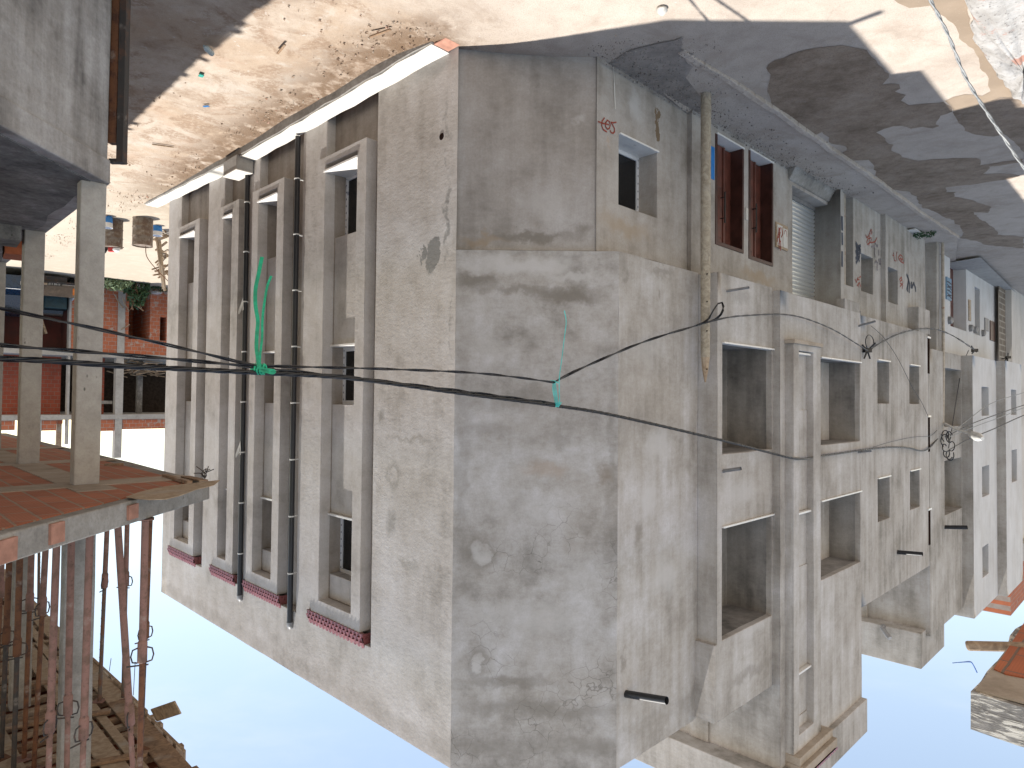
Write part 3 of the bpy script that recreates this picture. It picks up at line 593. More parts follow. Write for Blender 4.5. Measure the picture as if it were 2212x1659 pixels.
dirt = k.mix(k.map(k.noise(k.vmath('ADD', p, (7, 3, 0)), .42, 6, .62, .7), .48, .62, 0, .75), dirt, (.42,.325,.245)); dirt = k.mix(k.map(k.noise(k.vmath('ADD', p, (1, 9, 0)), .6, 7, .68, .4), .54, .64, 0, .8), dirt, (.50,.45,.40)); dirt = k.mix(k.map(k.noise(k.vmath('ADD', p, (5, 5, 0)), 1.1, 6, .6, .5), .58, .66, 0, .4), dirt, (.42,.30,.225))
rub = k.math('MULTIPLY', k.map(nl, .47, .60), k.map(n3, .36, .56))
dirt = k.mix(k.math('MULTIPLY', rub, .75), dirt, (.27,.19,.135)); dirt = k.mix(k.map(n4, .52, .72, 0, .4), dirt, (.22,.16,.12)); dirt = k.mix(k.map(k.noise(p, 8, 5, .7), .62, .70, 0, .75), dirt, (.52,.48,.44))
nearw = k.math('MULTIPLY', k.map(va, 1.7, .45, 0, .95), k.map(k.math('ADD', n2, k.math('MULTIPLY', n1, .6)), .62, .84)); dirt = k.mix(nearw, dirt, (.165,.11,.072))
scr = k.ramp(k.map(k.math('ADD', k.math('MULTIPLY', n1, .6), k.math('MULTIPLY', n2, .4)), .36, .66, 0, 1, False), [(0, (.38,.325,.28)), (.5, (.475,.415,.36)), (1, (.53,.475,.425))])
scr = k.mix(k.map(n4, .48, .72, 0, .6), scr, (.2,.165,.135)); scr = k.mix(k.map(k.noise(k.vmath('ADD', p, (3, 1, 0)), 1.1, 6, .66, .6), .5, .66, 0, .6), scr, (.35,.29,.24)); scr = k.mix(k.map(n3, .58, .72, 0, .5), scr, (.31,.265,.23)); scr = k.mix(k.map(k.vor(p, 2.6), .02, .05, .8, 0), scr, (.5,.48,.46))
wv = k.vmath('ADD', p, k.vmath('SCALE', k.noise(p, 1.1, 4, color=True), 1.2)); ck = k.map(k.vor(wv, .38, 'DISTANCE_TO_EDGE'), .002, .010, .10, 0); scr = k.mix(ck, scr, (.15,.13,.115))
f = k.map(k.math('ADD', ua, k.math('MULTIPLY', k.math('SUBTRACT', n1, .5), 5)), -1.6, .6)
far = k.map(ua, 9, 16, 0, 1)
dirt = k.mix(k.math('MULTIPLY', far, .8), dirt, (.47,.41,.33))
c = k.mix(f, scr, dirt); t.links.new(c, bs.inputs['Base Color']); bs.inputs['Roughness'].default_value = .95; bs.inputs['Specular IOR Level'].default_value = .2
hh = k.math('ADD', k.math('MULTIPLY', n3, k.map(f, 0, 1, .35, 1.6)), k.math('ADD', k.math('MULTIPLY', n4, .5), k.math('MULTIPLY', n2, k.map(f, 0, 1, .5, 2.5)))); k.bump(hh, bs, .8, .02)
M['ground'] = m
b = MB(); nx = 190; lim = 420
def ax(i, c): 
    q = 2*i/nx - 1; return c + math.copysign(abs(q)**2.6*lim + abs(q)*14, q)
xs = [ax(i, 0) for i in range(nx+1)]; ys = [ax(i, 12) for i in range(nx+1)]
for y in ys:
    for x in xs:
        u = (Vector((x, y, 0)) - FA.g).dot(FA.u); d = sst(-.5, 2.5, u)
        b.v.append(Vector((x, y, gz(x, y)+Z0 + d*(noise.noise(Vector((x*.8, y*.8, 1)))*.06 + noise.noise(Vector((x*3, y*3, 5)))*.02))))
for j in range(nx):
    for i in range(nx): a = j*(nx+1)+i; b.f.append((a, a+1, a+nx+2, a+nx+1))
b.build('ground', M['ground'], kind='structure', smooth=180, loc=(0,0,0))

# raised pavement along the shop fronts, with its gutter kerb
kerb = [(1455,103),(1468,110),(1530,150),(1606,197),(1680,245),(1754,297),(1830,350),(1899,397),(1945,430),(1991,465),(2030,490),(2069,515)]
kp = [G(x, y, -5.14 if i > 3 else (-5.194, -5.194, -5.18, -5.16)[i]) for i, (x, y) in enumerate(kerb)]
wallp = [FB.p(u, GO+.0, -5.14) for u in (22, 18, 14, 10, 6, 3, 2.3)]
gr = [G(x, y, -5.194) for x, y in [(1475,235),(1420,190),(1385,160),(1400,130)]]
m, t, bs = newmat('pavement_screed'); k = NT(t); p = k.pos(); n1 = k.noise(p, 1.2, 7, .66); n2 = k.noise(p, 7, 6, .7); n4 = k.noise(p, 45, 3, .7)
c = k.ramp(k.map(k.math('ADD', k.math('MULTIPLY', n1, .6), k.math('MULTIPLY', n2, .4)), .36, .66, 0, 1, False), [(0, (.21,.18,.155)), (.45, (.31,.275,.245)), (1, (.40,.365,.335))]); c = k.mix(k.map(n4, .5, .72, 0, .5), c, (.13,.11,.10)); c = k.mix(k.map(k.noise(p, 5, 6, .72), .63, .68, 0, .8), c, (.45,.43,.42)); c = k.mix(k.map(k.noise(p, 2.4, 6, .7), .60, .68, 0, .8), c, (.14,.095,.07))
t.links.new(c, bs.inputs['Base Color']); bs.inputs['Roughness'].default_value = .95; k.bump(k.math('ADD', n2, k.math('MULTIPLY', n4, .4)), bs, .8, .02); M['pave'] = m
b = MB(); ring = kp + wallp + gr
b.poly(ring); n_ = len(ring)
for i in range(len(kp)-1): b.quad(kp[i], kp[i+1], kp[i+1]-Vector((0,0,.2)), kp[i]-Vector((0,0,.2)))
for i in range(len(kp)+len(wallp)-1, n_): q, w_ = ring[i], ring[(i+1) % n_]; b.quad(q, w_, w_-Vector((0,0,.2)), q-Vector((0,0,.2)))
b.build('pavement', M['ground'], kind='structure', loc=(0,0,0))
b = MB()
for i in range(1, len(kp)-1):
    a, c = kp[i], kp[i+1]; d = (c-a).normalized(); sd = Vector((d.y, -d.x, 0)); 
    for q in range(4):
        e, f_ = a.lerp(c, q/4), a.lerp(c, (q+.97)/4)
        b.hexa([e-sd*.06-Vector((0,0,.1)), f_-sd*.06-Vector((0,0,.1)), f_+sd*.07-Vector((0,0,.1)), e+sd*.07-Vector((0,0,.1)), e-sd*.06+Vector((0,0,.006)), f_-sd*.06+Vector((0,0,.025)), f_+sd*.05+Vector((0,0,.025)), e+sd*.05+Vector((0,0,.025))])
b.build('kerb', M['ground'], kind='structure', wob=.028, bev=.02, loc=(0,0,0))

# wet patches, with a shape of their own
m, t, bs = newmat('wet_screed'); k = NT(t); p = k.pos(); n1 = k.noise(p, .9, 7, .66); n2 = k.noise(p, 5, 6, .7); n4 = k.noise(p, 50, 3, .7)
c = k.ramp(k.map(k.math('ADD', k.math('MULTIPLY', n1, .6), k.math('MULTIPLY', n2, .4)), .36, .66, 0, 1, False), [(0, (.16,.118,.085)), (.5, (.27,.21,.16)), (1, (.36,.295,.235))]); c = k.mix(k.map(n4, .52, .68, 0, .55), c, (.10,.08,.062)); c = k.mix(k.map(k.noise(p, 2.4, 6, .75), .56, .68, 0, .8), c, (.27,.22,.18)); c = k.mix(k.map(k.noise(p, 13, 5, .75), .66, .72, 0, .7), c, (.36,.33,.30))
t.links.new(c, bs.inputs['Base Color']); bs.inputs['Roughness'].default_value = .75; bs.inputs['Specular IOR Level'].default_value = .15; k.bump(k.math('ADD', n2, n4), bs, .5, .008); M['wet'] = m
m, t, bs = newmat('damp_sunny_screed'); k = NT(t); p = k.pos(); n1 = k.noise(p, 1.2, 6, .6)
c = k.mix(k.map(n1, .35, .65), (.235,.18,.13), (.29,.225,.165)); c = k.mix(k.map(k.noise(p, 40, 3, .7), .6, .75, 0, .5), c, (.4,.36,.31)); t.links.new(c, bs.inputs['Base Color']); bs.inputs['Roughness'].default_value = .8; M['damp'] = m
def z3(*q): return [(1659+x/4, y/4) for x, y in q]
def z7(*q): return [(1659+x/4, 414.75+y/4) for x, y in q]
def patch(name, pts, mat, z=-5.196, jit=.05, kind='structure', label=None, cat=None):
    P = [G(x, y, z) for x, y in pts]; R = []
    for i, a in enumerate(P):
        c = P[(i+1) % len(P)]; L = (c-a).length; n = max(1, int(L/.12)); sd = Vector((-(c-a).y, (c-a).x, 0)).normalized() if L > 0 else Vector()
        for q in range(n):
            e = a.lerp(c, q/n); w_ = noise.noise(Vector((e.x*3.1, e.y*3.1, 2)))*jit + noise.noise(Vector((e.x*11, e.y*11, 7)))*jit*.5
            R.append(e + sd*w_*min(1, min(q, n-q)+.5))
    b = MB(); b.poly(R); return b.build(name, mat, kind=kind, loc=(0,0,0), label=label, cat=cat)
main = z3((0,555),(200,465),(420,420),(640,385),(720,412),(790,425),(860,430),(930,520),(1000,590),(1040,640),(1010,700),(985,735),(1060,725),(1130,730),(1145,765),(1100,790),(1195,820),(1150,870),(1220,910),(1330,900),(1470,890),(1520,880),(1590,965),(1540,985),(1490,1000),(1455,1050),(1485,1090),(1420,1110),(1330,1095),(1240,1110),(1150,1085),(1080,1090),(935,1145),(990,1180),(1010,1215),(1090,1250),(1070,1300),(1140,1330),(1150,1360),(1300,1390),(1600,1365),(1800,1370),(1840,1400),(1830,1430),(2100,1390),(2212,1370),(2212,1405),(2000,1430),(1900,1440),(1860,1500),(2100,1500),(2175,1520),(2090,1545),(1800,1590),(1530,1620),(1540,1659)) + \
   z7((1620,0),(1610,40),(1720,60),(1930,130),(1900,180),(1760,170),(1840,240),(1900,280),(1990,350),(1980,370),(2212,390),(2212,490),(2130,480),(1900,460),(1780,420),(1670,400),(1690,350),(1640,280),(1580,230),(1500,210),(1470,180),(1330,130),(1290,50),(1225,0)) + \
   z3((1090,1640),(960,1580),(920,1520),(920,1450),(870,1380),(700,1390),(630,1340),(680,1280),(550,1240),(470,1140),(380,1180),(220,1080),(100,1000),(20,985))
main = [p_ for p_ in main]
patch('wet_patch', main, M['wet'], -5.194, .07)
patch('wet_patch', z3((1595,968),(1700,940),(1880,900),(2000,845),(2140,845),(2212,905),(2300,1100),(2300,1420),(2212,1480),(2212,1320),(2150,1250),(2040,1160),(1950,1180),(1800,1165),(1700,1130),(1690,1090),(1640,1040)), M['wet'], -5.195, .03)
patch('damp_strip', z3((1030,-60),(1120,30),(1220,70),(1400,50),(1440,100),(1600,200),(1650,330),(1790,450),(1830,560),(1900,680),(1920,790),(1850,830),(1700,815),(1600,840),(1530,872),(1600,962),(1880,898),(2000,842),(2140,842),(2160,835),(2090,790),(2060,680),(1990,570),(1850,400),(1780,270),(1730,130),(1735,-60)), M['damp'], -5.1955, .04)
m2, t, bs = newmat('dark_gravel_mud'); k = NT(t); p = k.pos(); n1 = k.noise(p, 2.4, 7, .7); n2 = k.noise(p, 14, 6, .75)
c = k.mix(k.map(n1, .35, .65), (.22,.195,.175), (.34,.30,.268)); c = k.mix(k.map(n2, .55, .68), c, (.30,.27,.25)); c = k.mix(k.map(n2, .40, .33, 0, .8), c, (.09,.08,.075)); t.links.new(c, bs.inputs['Base Color']); bs.inputs['Roughness'].default_value = .9; k.bump(n2, bs, 1, .03); M['mud'] = m2
patch('gravel_bed', [(1318,140),(1345,118),(1390,104),(1420,92),(1475,80),(1475,105),(1500,118),(1480,128),(1540,165),(1570,190),(1530,230),(1500,250),(1470,235),(1400,192),(1350,158)], m2, -5.186, .10)
b = MB()
for i, w_ in enumerate([FB.p(u, GO+.003, z) for u, z in [(-.2,-5.12),(.6,-5.1)]]): pass

# ------------------------------------------------------------------ camera, sky, sun
cam = bpy.data.cameras.new('camera'); co = bpy.data.objects.new('camera', cam); COL.objects.link(co); S.camera = co
cam.sensor_width = 36; cam.lens = FOC/2212*36; cam.clip_end = 3000; cam.clip_start = .05
Mx = Matrix.Identity(4)
for i, a in enumerate((-RR, -UU, -fw)): 
    for j in range(3): Mx[j][i] = a[j]
co.matrix_world = Matrix.Translation((0, 0, Z0)) @ Mx      # the photograph was taken with the camera upside down
SUND = Vector((.945, .30, 3.40)).normalized()
el = math.asin(SUND.z); az = math.atan2(SUND.x, SUND.y)
sl = bpy.data.lights.new('sun', 'SUN'); sl.energy = 3.6; sl.angle = math.radians(.53); sl.color = (1, .95, .87)
so = bpy.data.objects.new('sun', sl); COL.objects.link(so); so.rotation_euler = SUND.to_track_quat('Z', 'Y').to_euler(); so.location = (0, 0, 40)
W = bpy.data.worlds.new('World'); S.world = W; W.use_nodes = True; nt = W.node_tree; k = NT(nt); bg = nt.nodes['Background']
sky = k.n('TexSky', sky_type='NISHITA'); sky.sun_disc = False; sky.sun_elevation = el; sky.sun_rotation = az; sky.air_density = 1.0; sky.dust_density = .15; sky.ozone_density = 1.0; sky.altitude = 200
gen = k.n('TexCoord').outputs['Generated']
cl = k.noise(k.scl(gen, (1.2, 1.2, 3)), 2.6, 8, .62, .4); cf = k.map(cl, .45, .80, 0, .22)
c = k.mix(1.0, sky.outputs[0], (1.21, .98, .77), 'MULTIPLY'); c = k.mix(cf, c, (3.6, 3.7, 3.8))
nt.links.new(c, bg.inputs[0]); bg.inputs[1].default_value = .15
vs = S.view_settings; vs.view_transform = 'Standard'; vs.look = 'None'; vs.gamma = 1; vs.use_curve_mapping = False; vs.exposure = 1.0
S.cycles.max_bounces = 6; S.cycles.diffuse_bounces = 4

# ------------------------------------------------------------------ the neighbour in the row
nb = thing('row_house', FB.p(11.5, 0, -5.2), 'grey plastered row house with four small dark windows and sprayed ground floor walls', 'building')
e2 = 14.9
wx1 = (FB.su(1895.5, .5), FB.su(1921.5, .5)); wx2 = (FB.su(1965, .5), FB.su(1986, .5))
hol = [(a[0], a[1], z0, z1, .55) for a in (wx1, wx2) for z0, z1 in ((-1.11, 0), (1.85, 2.95))]
b = MB(); b.wall(FB, 8.965, e2, -2.1, 4.8, .497, hol)
b.quad(FB.p(8.965,.497,-2.1), FB.p(e2,.497,-2.1), FB.p(e2,-1,-2.1), FB.p(8.965,-1,-2.1)); b.quad(FB.p(8.965,.497,4.8), FB.p(e2,.497,4.8), FB.p(e2,-6,4.8), FB.p(8.965,-6,4.8)); b.quad(FB.p(e2,.497,-2.1), FB.p(e2,.497,4.8), FB.p(e2,-6,4.8), FB.p(e2,-6,-2.1))
b.build('wall', M['plB2'], nb, smooth=35, wob=.008, bev=.01)
for a, c, z0, z1, d in hol:
    b = MB(); b.box(FB, a+.003, c-.003, .06, .10, z0+.003, z1-.003); w = b.build('window', M['glass'], nb)
    b = MB(); b.box(FB, a+.003, c+.03, .10, .53, z0-.002, z0+.03); b.build('sill', M['marble'], w)
for y0, y1 in ((731, 807), (901, 976), (1102, 1178)):
    a, c = FB.su(2004.3, .5), FB.su(2008, .5); b = MB(); b.box(FB, a, c, .48, .506, FB.zz(2006, y0, .5), FB.zz(2006, y1, .5)); w = b.build('slit_window', M['hole'], nb)
    b = MB(); b.box(FB, a-.1, c+.05, .48, .53, FB.zz(2006, y0, .5)-.05, FB.zz(2006, y0, .5)); b.build('sill', M['marble'], w)
g1 = .1
g2 = FB.oo(FB.su(1903, g1, 560), 1913, 560)
s0, s1 = FB.su(1815.8, g1, 480), FB.su(1903, g1, 560)
hA = (FB.su(1824.5, g1, 540), FB.su(1843.5, g1, 540), -5.2, FB.zz(1834, 617, g1), 1.6); hB = (FB.su(1860.5, g1, 600), FB.su(1886.3, g1, 600), FB.zz(1873, 552, g1), FB.zz(1873, 632, g1), 1.4)
b = MB(); b.wall(FB, s0, s1, -5.6, -2.1, g1, [hA, hB]); b.quad(FB.p(s0,g1,-5.6), FB.p(s0,g1,-2.1), FB.p(s0,-1.5,-2.1), FB.p(s0,-1.5,-5.6)); b.build('wall', M['plB3'], nb, smooth=35, wob=.006, bev=.01)
s2 = FB.su(1903, g1, 560); s3 = FB.su(1998, g2, 560)
hC = (FB.su(1918.7, g2, 600), FB.su(1939.6, g2, 600), FB.zz(1929, 580, g2), FB.zz(1929, 655, g2), 1.4)
b = MB(); b.wall(FB, s2, s3, -5.6, -2.1, g2, [hC]); b.quad(FB.p(s2,g2,-5.6), FB.p(s2,g2,-2.1), FB.p(s2,g1,-2.1), FB.p(s2,g1,-5.6)); b.quad(FB.p(s3,g2,-5.6), FB.p(s3,g2,-2.1), FB.p(s3,-1.5,-2.1), FB.p(s3,-1.5,-5.6)); b.build('wall', M['plB3'], nb, smooth=35, wob=.006, bev=.01)
for h in (hA, hB, hC):
    b = MB(); b.box(FB, h[0]+.005, h[1]-.005, h[4]*-1+.15+g1, h[4]*-1+.2+g1, h[2]+.005, h[3]-.005); b.build('unglazed_opening', M['void'], nb)
a, c = FB.su(1985, .5, 680), FB.su(2009, .5, 690); b = MB(); b.box(FB, a, c, -.2, .495, FB.zz(1990, 664, .5), -2.1); b.build('hanging_beam', M['plB2'], nb, wob=.006, bev=.01)
a, c = FB.su(1826, .5, 670), FB.su(1858, .5, 680); b = MB(); b.box(FB, a, c, .3, .494, -2.38, -2.1); b.build('hanging_beam', M['plB2'], nb, wob=.006, bev=.01)
a = 9.3; b = MB(); b.tube([FB.p(a, -.0, -5.3), FB.p(a, -.0, -2.1)], .05, 10); b.build('drain_pipe', M['ppipe'], nb, smooth=50)
# sprayed writing on its walls
def Zs(zx, zy, o): return FB.hit(1767.4+zx*.12255, 422.9+zy*.12255, o)
def scr(name, mat, lines, w, o):
    b = MB()
    for pts in lines: b.stroke(FB, [Zs(*q, o) for q in pts], w*.62, o+.009)
    b.build(name, mat, nb)
scr('sprayed_tag', M['redpaint'], [[(835,690),(850,740),(880,720),(910,640),(930,590),(945,640),(925,680)], [(850,830),(870,760),(930,740)], [(905,700),(890,880)], [(930,830),(1000,810),(1030,740)], [(860,860),(920,820),(935,760)]], .05, g1)
scr('sprayed_tag', M['inkpaint'], [[(660,830),(700,900),(740,880)], [(670,900),(740,960)], [(660,990),(735,930)], [(670,1040),(740,1000)], [(665,860),(690,1040)], [(720,880),(725,1010)], [(660,1100),(720,1080)], [(665,1180),(725,1060)], [(690,1060),(720,1150)]], .13, g1)
scr('sprayed_tag', M['greypaint'], [[(990,880),(1000,1080)], [(1000,830),(1040,900),(1050,870)], [(1060,960),(1065,1050)], [(1000,1180),(1020,1150),(1040,1180),(1035,1310)], [(1065,1120),(1075,1200),(1095,1210),(1090,1110)], [(940,900),(985,890)]], .07, g1)
scr('sprayed_tag', M['redpaint'], [[(645,1470),(670,1530),(690,1450)], [(700,1440),(690,1480),(720,1480)], [(720,1440),(745,1425)], [(680,1590),(720,1530),(745,1600)], [(700,1560),(710,1610)]], .05, g1)
scr('sprayed_tag', M['redpaint'], [[(1310,1050),(1330,1060)], [(1325,1000),(1340,1140),(1360,1150)], [(1385,990),(1370,1060),(1385,1150)], [(1410,1090),(1440,1040),(1480,1070),(1500,1190),(1450,1160),(1415,1110),(1490,1120)], [(1440,1080),(1470,1150)]], .05, g2)
scr('sprayed_tag', M['redpaint'], [[(1430,1480),(1460,1430),(1475,1480),(1440,1510)], [(1440,1540),(1475,1560),(1440,1600)], [(1490,1500),(1480,1640)]], .06, g2)
scr('sprayed_tag', M['inkpaint'], [[(1560,1390),(1590,1480),(1560,1650)], [(1575,1420),(1610,1560),(1600,1700)], [(1590,1480),(1570,1680)], [(1640,1530),(1650,1620),(1680,1540),(1710,1620),(1715,1680)], [(1640,1530),(1635,1620)]], .13, g2)
b = MB(); b.stroke(FB, [FB.hit(1818, 470, g1), FB.hit(1818.5, 495, g1)], .12, g1+.009); b.stroke(FB, [FB.hit(1818.5, 505, g1), FB.hit(1819, 527, g1)], .1, g1+.009); b.stroke(FB, [FB.hit(1818.5, 545, g1), FB.hit(1818.5, 574, g1)], .09, g1+.009); b.build('sprayed_tag', M['inkpaint'], nb)
spout(nb, FB, 1939, 1193, 1993, 1197, .5, .055, M['black'])
# ------------------------------------------------------------------ third house of the row
th = thing('loggia_house', FB.p(16.5, -.5, -5.2), 'brownish plastered house with two deep open loggias behind the concrete pole', 'building')
s3a, s3b = e2+.03, FB.su(2077, .5); o3 = .5
zc = lambda x, y, o=o3: FB.zz(x, y, o)
u_p = FB.su(2039.2, o3)
b = MB(); b.wall(FB, s3a, s3b, zc(2058,764), 6.9, o3, [(u_p, s3b-.02, zc(2058,797), zc(2058,921), 2.6), (u_p, s3b-.02, zc(2058,992), zc(2058,1106), 2.6)])
b.quad(FB.p(s3a,o3,-2.6), FB.p(s3a,o3,6.9), FB.p(s3a,-6,6.9), FB.p(s3a,-6,-2.6)); b.quad(FB.p(s3a,o3,6.9), FB.p(s3b,o3,6.9), FB.p(s3b,-6,6.9), FB.p(s3a,-6,6.9)); b.quad(FB.p(s3a,o3,zc(2058,764)), FB.p(s3b,o3,zc(2058,764)), FB.p(s3b,-1,zc(2058,764)), FB.p(s3a,-1,zc(2058,764)))
b.build('wall', M['plB3'], th, smooth=35, wob=.006, bev=.01)
uc_ = s3a - .55; oc = FB.oo(uc_, 1990, 1400); zb3, zt3 = FB.zz(1990, 1369, oc), FB.zz(1990, 1446, oc)
b = MB(); b.prism([FB.p(uc_,oc,0)[:2], FB.p(FB.su(2040,oc,1390),oc,0)[:2], FB.p(FB.su(2040,oc,1390),-6,0)[:2], FB.p(uc_,-6,0)[:2]], zb3+Z0, zt3+Z0); b.build('roof_cornice', M['plB3'], th, wob=.008, bev=.012)
b = MB(); b.box(FB, s3a-.12, s3a-.001, -1.6, -1.2, 4.8, zb3); b.build('side_pilaster', M['plB3'], th, wob=.004, bev=.01)
b = MB(); u_ = s3a-.5; b.tube([FB.p(uc_+.02, oc-1.0, zb3+.02), FB.p(uc_-.12, oc-1.0, zb3-.0+.05), FB.p(uc_-.3, oc-.75, zb3+.25)], .07, 10); b.build('water_spout', M['gpipe'], th, smooth=50)
spout(th, FB, 2041, 1139, 2090, 1139, .5, .06, M['black'])
# white house
s4 = s3b; o4 = FB.oo(s4, 2101)
wh = thing('white_house', FB.p(s4+2, o4-1, -5.2), 'white painted house with brown doors at street level, far down the row', 'building')
s5 = FB.su(2152, o4); o5 = FB.oo(s5, 2172); s6 = FB.su(2206, o5)
zw4 = FB.zz(2103, 768, o4); zr4 = FB.zz(2098, 1343, o4)
def fh(x0, x1, y0, y1, o, d): return (FB.su(x0, o), FB.su(x1, o), FB.zz((x0+x1)/2, y0, o), FB.zz((x0+x1)/2, y1, o), d)
h4 = [fh(2120, 2136, 836, 898, o4, .35), fh(2120, 2136, 1007, 1072, o4, .35), fh(2119.5, 2133, 1180, 1246, o4, .35)]
b = MB(); b.wall(FB, s4, s5, zw4, zr4, o4, h4); b.quad(FB.p(s4,o4,zw4), FB.p(s5,o4,zw4), FB.p(s5,-1,zw4), FB.p(s4,-1,zw4)); b.quad(FB.p(s4,o4,zr4), FB.p(s6,o4,zr4), FB.p(s6,-6,zr4), FB.p(s4,-6,zr4))
b.build('wall', M['wwhite'], wh, smooth=35, wob=.005, bev=.01)
b = MB(); b.quad(FB.p(s4-.004,o4,zw4), FB.p(s4-.004,o4,zr4), FB.p(s4-.004,-6,zr4), FB.p(s4-.004,-6,zw4)); b.build('side_wall', M['plB3'], wh)
h5 = [fh(2184, 2195.5, 842, 896, o5, .35), fh(2184, 2195.5, 972, 1041, o5, .35)]
b = MB(); b.wall(FB, s5, s6, zw4, zr4, o5, h5); b.quad(FB.p(s6,o5,zw4), FB.p(s6,o5,zr4), FB.p(s6,-6,zr4), FB.p(s6,-6,zw4)); b.quad(FB.p(s5,o5,zw4), FB.p(s6,o5,zw4), FB.p(s6,-1,zw4), FB.p(s5,-1,zw4)); b.quad(FB.p(s5,o5,zr4), FB.p(s6,o5,zr4), FB.p(s6,-1,zr4), FB.p(s5,-1,zr4)); b.build('wall', M['wwhite'], wh, smooth=35, wob=.005, bev=.01)
b = MB(); b.quad(FB.p(s5-.004,o5,zw4), FB.p(s5-.004,o5,zr4), FB.p(s5-.004,-1,zr4), FB.p(s5-.004,-1,zw4)); b.build('side_wall', M['plB3'], wh)
for h, o in [(q, o4) for q in h4] + [(q, o5) for q in h5]:
    b = MB(); b.box(FB, h[0]+.01, h[1]-.01, o-.33, o-.28, h[2]+.005, h[3]-.005); w = b.build('window', M['glass'], wh)
    b = MB(); um = h[0]+(h[1]-h[0])*.62; b.box(FB, um-.03, um+.03, o-.28, o-.24, h[2]+.005, h[3]-.005); b.box(FB, h[0]+.01, h[0]+.08, o-.28, o-.24, h[2]+.005, h[3]-.005); b.build('frame', M['gpipe'], w)
og = .1; q5 = lambda zx, zy: (1973.4+zx*.10785, 553+zy*.10785)
gh = [(FB.su(q5(737,0)[0], og, 650), FB.su(q5(1058,0)[0], og, 650), -5.15, FB.zz(*q5(890,1450), og), .5), (FB.su(q5(1228,0)[0], og, 680), FB.su(q5(1330,0)[0], og, 680), FB.zz(*q5(1280,640), og), FB.zz(*q5(1280,1580), og), .5)]
sg0, sg1 = FB.su(q5(600,0)[0], og, 620), FB.su(q5(1700,0)[0], og, 680)
b = MB(); b.wall(FB, sg0, sg1, -5.6, zw4, og, gh); b.quad(FB.p(sg0,og,-5.6), FB.p(sg0,og,zw4), FB.p(sg0,-2,zw4), FB.p(sg0,-2,-5.6)); b.quad(FB.p(sg1,og,-5.6), FB.p(sg1,og,zw4), FB.p(sg1,-2,zw4), FB.p(sg1,-2,-5.6)); b.build('wall', M['wwhite'], wh, smooth=35, wob=.004, bev=.01)
h = gh[0]; b = MB(); b.box(FB, h[0]+.01, h[1]-.01, og-.48, og-.42, h[2], h[3]); b.box(FB, (h[0]+h[1])/2-.05, (h[0]+h[1])/2+.05, og-.42, og-.38, h[2], h[3])
for a in (.1, .55):
    w_ = h[1]-h[0]; b.box(FB, h[0]+w_*a, h[0]+w_*(a+.32), og-.42, og-.39, h[2]+.2, h[2]+1.0); b.box(FB, h[0]+w_*a, h[0]+w_*(a+.32), og-.42, og-.39, h[2]+1.15, h[3]-.2)
dd = b.build('door', M['mahog'], wh); b = MB(); um = h[0]+(h[1]-h[0])*.3; b.tube([FB.p(um,og-.34,h[2]+.9), FB.p(um,og-.34,h[2]+1.5)], .03, 6); b.build('door_handle', M['woodp'], dd)
h = gh[1]; b = MB(); b.box(FB, h[0]+.01, h[1]-.01, og-.45, og-.4, h[2]+.005, h[3]-.005); b.box(FB, h[0]+.01, h[0]+.1, og-.4, og-.36, h[2]+.005, h[3]-.005); b.build('narrow_door', M['mahogd'], wh)
pl_ = [(q5(637,440), q5(738,880)), (q5(1090,880), q5(1130,1300)), (q5(1415,1250), q5(1488,1500)), (q5(1520,1310), q5(1612,1660+40))]
names = ['notice_plate', 'meter_niche', 'vent_cover', 'brown_hatch']; mats = [simple('faded_blue_plate', (.11,.22,.33), .5, var=.2), M['woodp'], M['gpipe'], M['mahogd']]
for (a, c), nm, mm in zip(pl_, names, mats):
    b = MB(); b.box(FB, FB.su(a[0], og, a[1]), FB.su(c[0], og, c[1]), og+.001, og+.04, FB.zz((a[0]+c[0])/2, a[1], og), FB.zz((a[0]+c[0])/2, c[1], og)); pt = b.build(nm, mm, wh, bev=.006)
    if nm == 'notice_plate':
        b = MB(); u0, u1 = FB.su(a[0], og, a[1]), FB.su(c[0], og, c[1]); z0, z1 = FB.zz(a[0], a[1], og), FB.zz(a[0], c[1], og)
        for i in range(6):
            z = z0+(z1-z0)*(.15+.13*i); b.stroke(FB, [(u0+.06, z), (u0+(u1-u0)*.5, z+.05*math.sin(i*2)), (u1-.06, z+.03)], .05, og+.042)
        b.build('plate_writing', M['inkpaint'], pt)
for zx, zy in ((702,1290), (1120,1445), (1208,1480), (1370,1545)):
    u, z = FB.hit(*q5(zx, zy), og); b = MB(); b.lathe(FB.p(u, og, z), [(.14, 0), (.13, .1), (.06, .14)], 10, Matrix.Rotation(math.radians(90), 3, FB.u).inverted()); b.build('wall_lamp', M['gpipe'], wh, smooth=40)
m, t, bs = newmat('split_face_brick'); k = NT(t); p = k.pos(); x = k.n('TexBrick'); cv = k.n('CombineXYZ'); k.set(cv.inputs[0], k.vmath('DOT_PRODUCT', p, tuple(FB.u))); sp = k.n('SeparateXYZ'); k.set(sp.inputs[0], p); k.set(cv.inputs[1], sp.outputs[2]); k.set(x.inputs['Vector'], cv.outputs[0]); x.inputs['Scale'].default_value = 1
x.inputs['Brick Width'].default_value = .9; x.inputs['Row Height'].default_value = .26; x.inputs['Mortar Size'].default_value = .03; x.inputs['Color1'].default_value = (.16,.13,.10,1); x.inputs['Color2'].default_value = (.12,.10,.08,1); x.inputs['Mortar'].default_value = (.3,.27,.23,1); t.links.new(x.outputs[0], bs.inputs['Base Color']); bs.inputs['Roughness'].default_value = .9
fh_ = thing('far_house', FB.p(sg1+2, 0, -5.2), 'far house with dark banded brick front and pale corner pillar', 'building')
sf = [FB.su(x_, .3, 700) for x_ in (2158.5, 2181, 2192.5)]
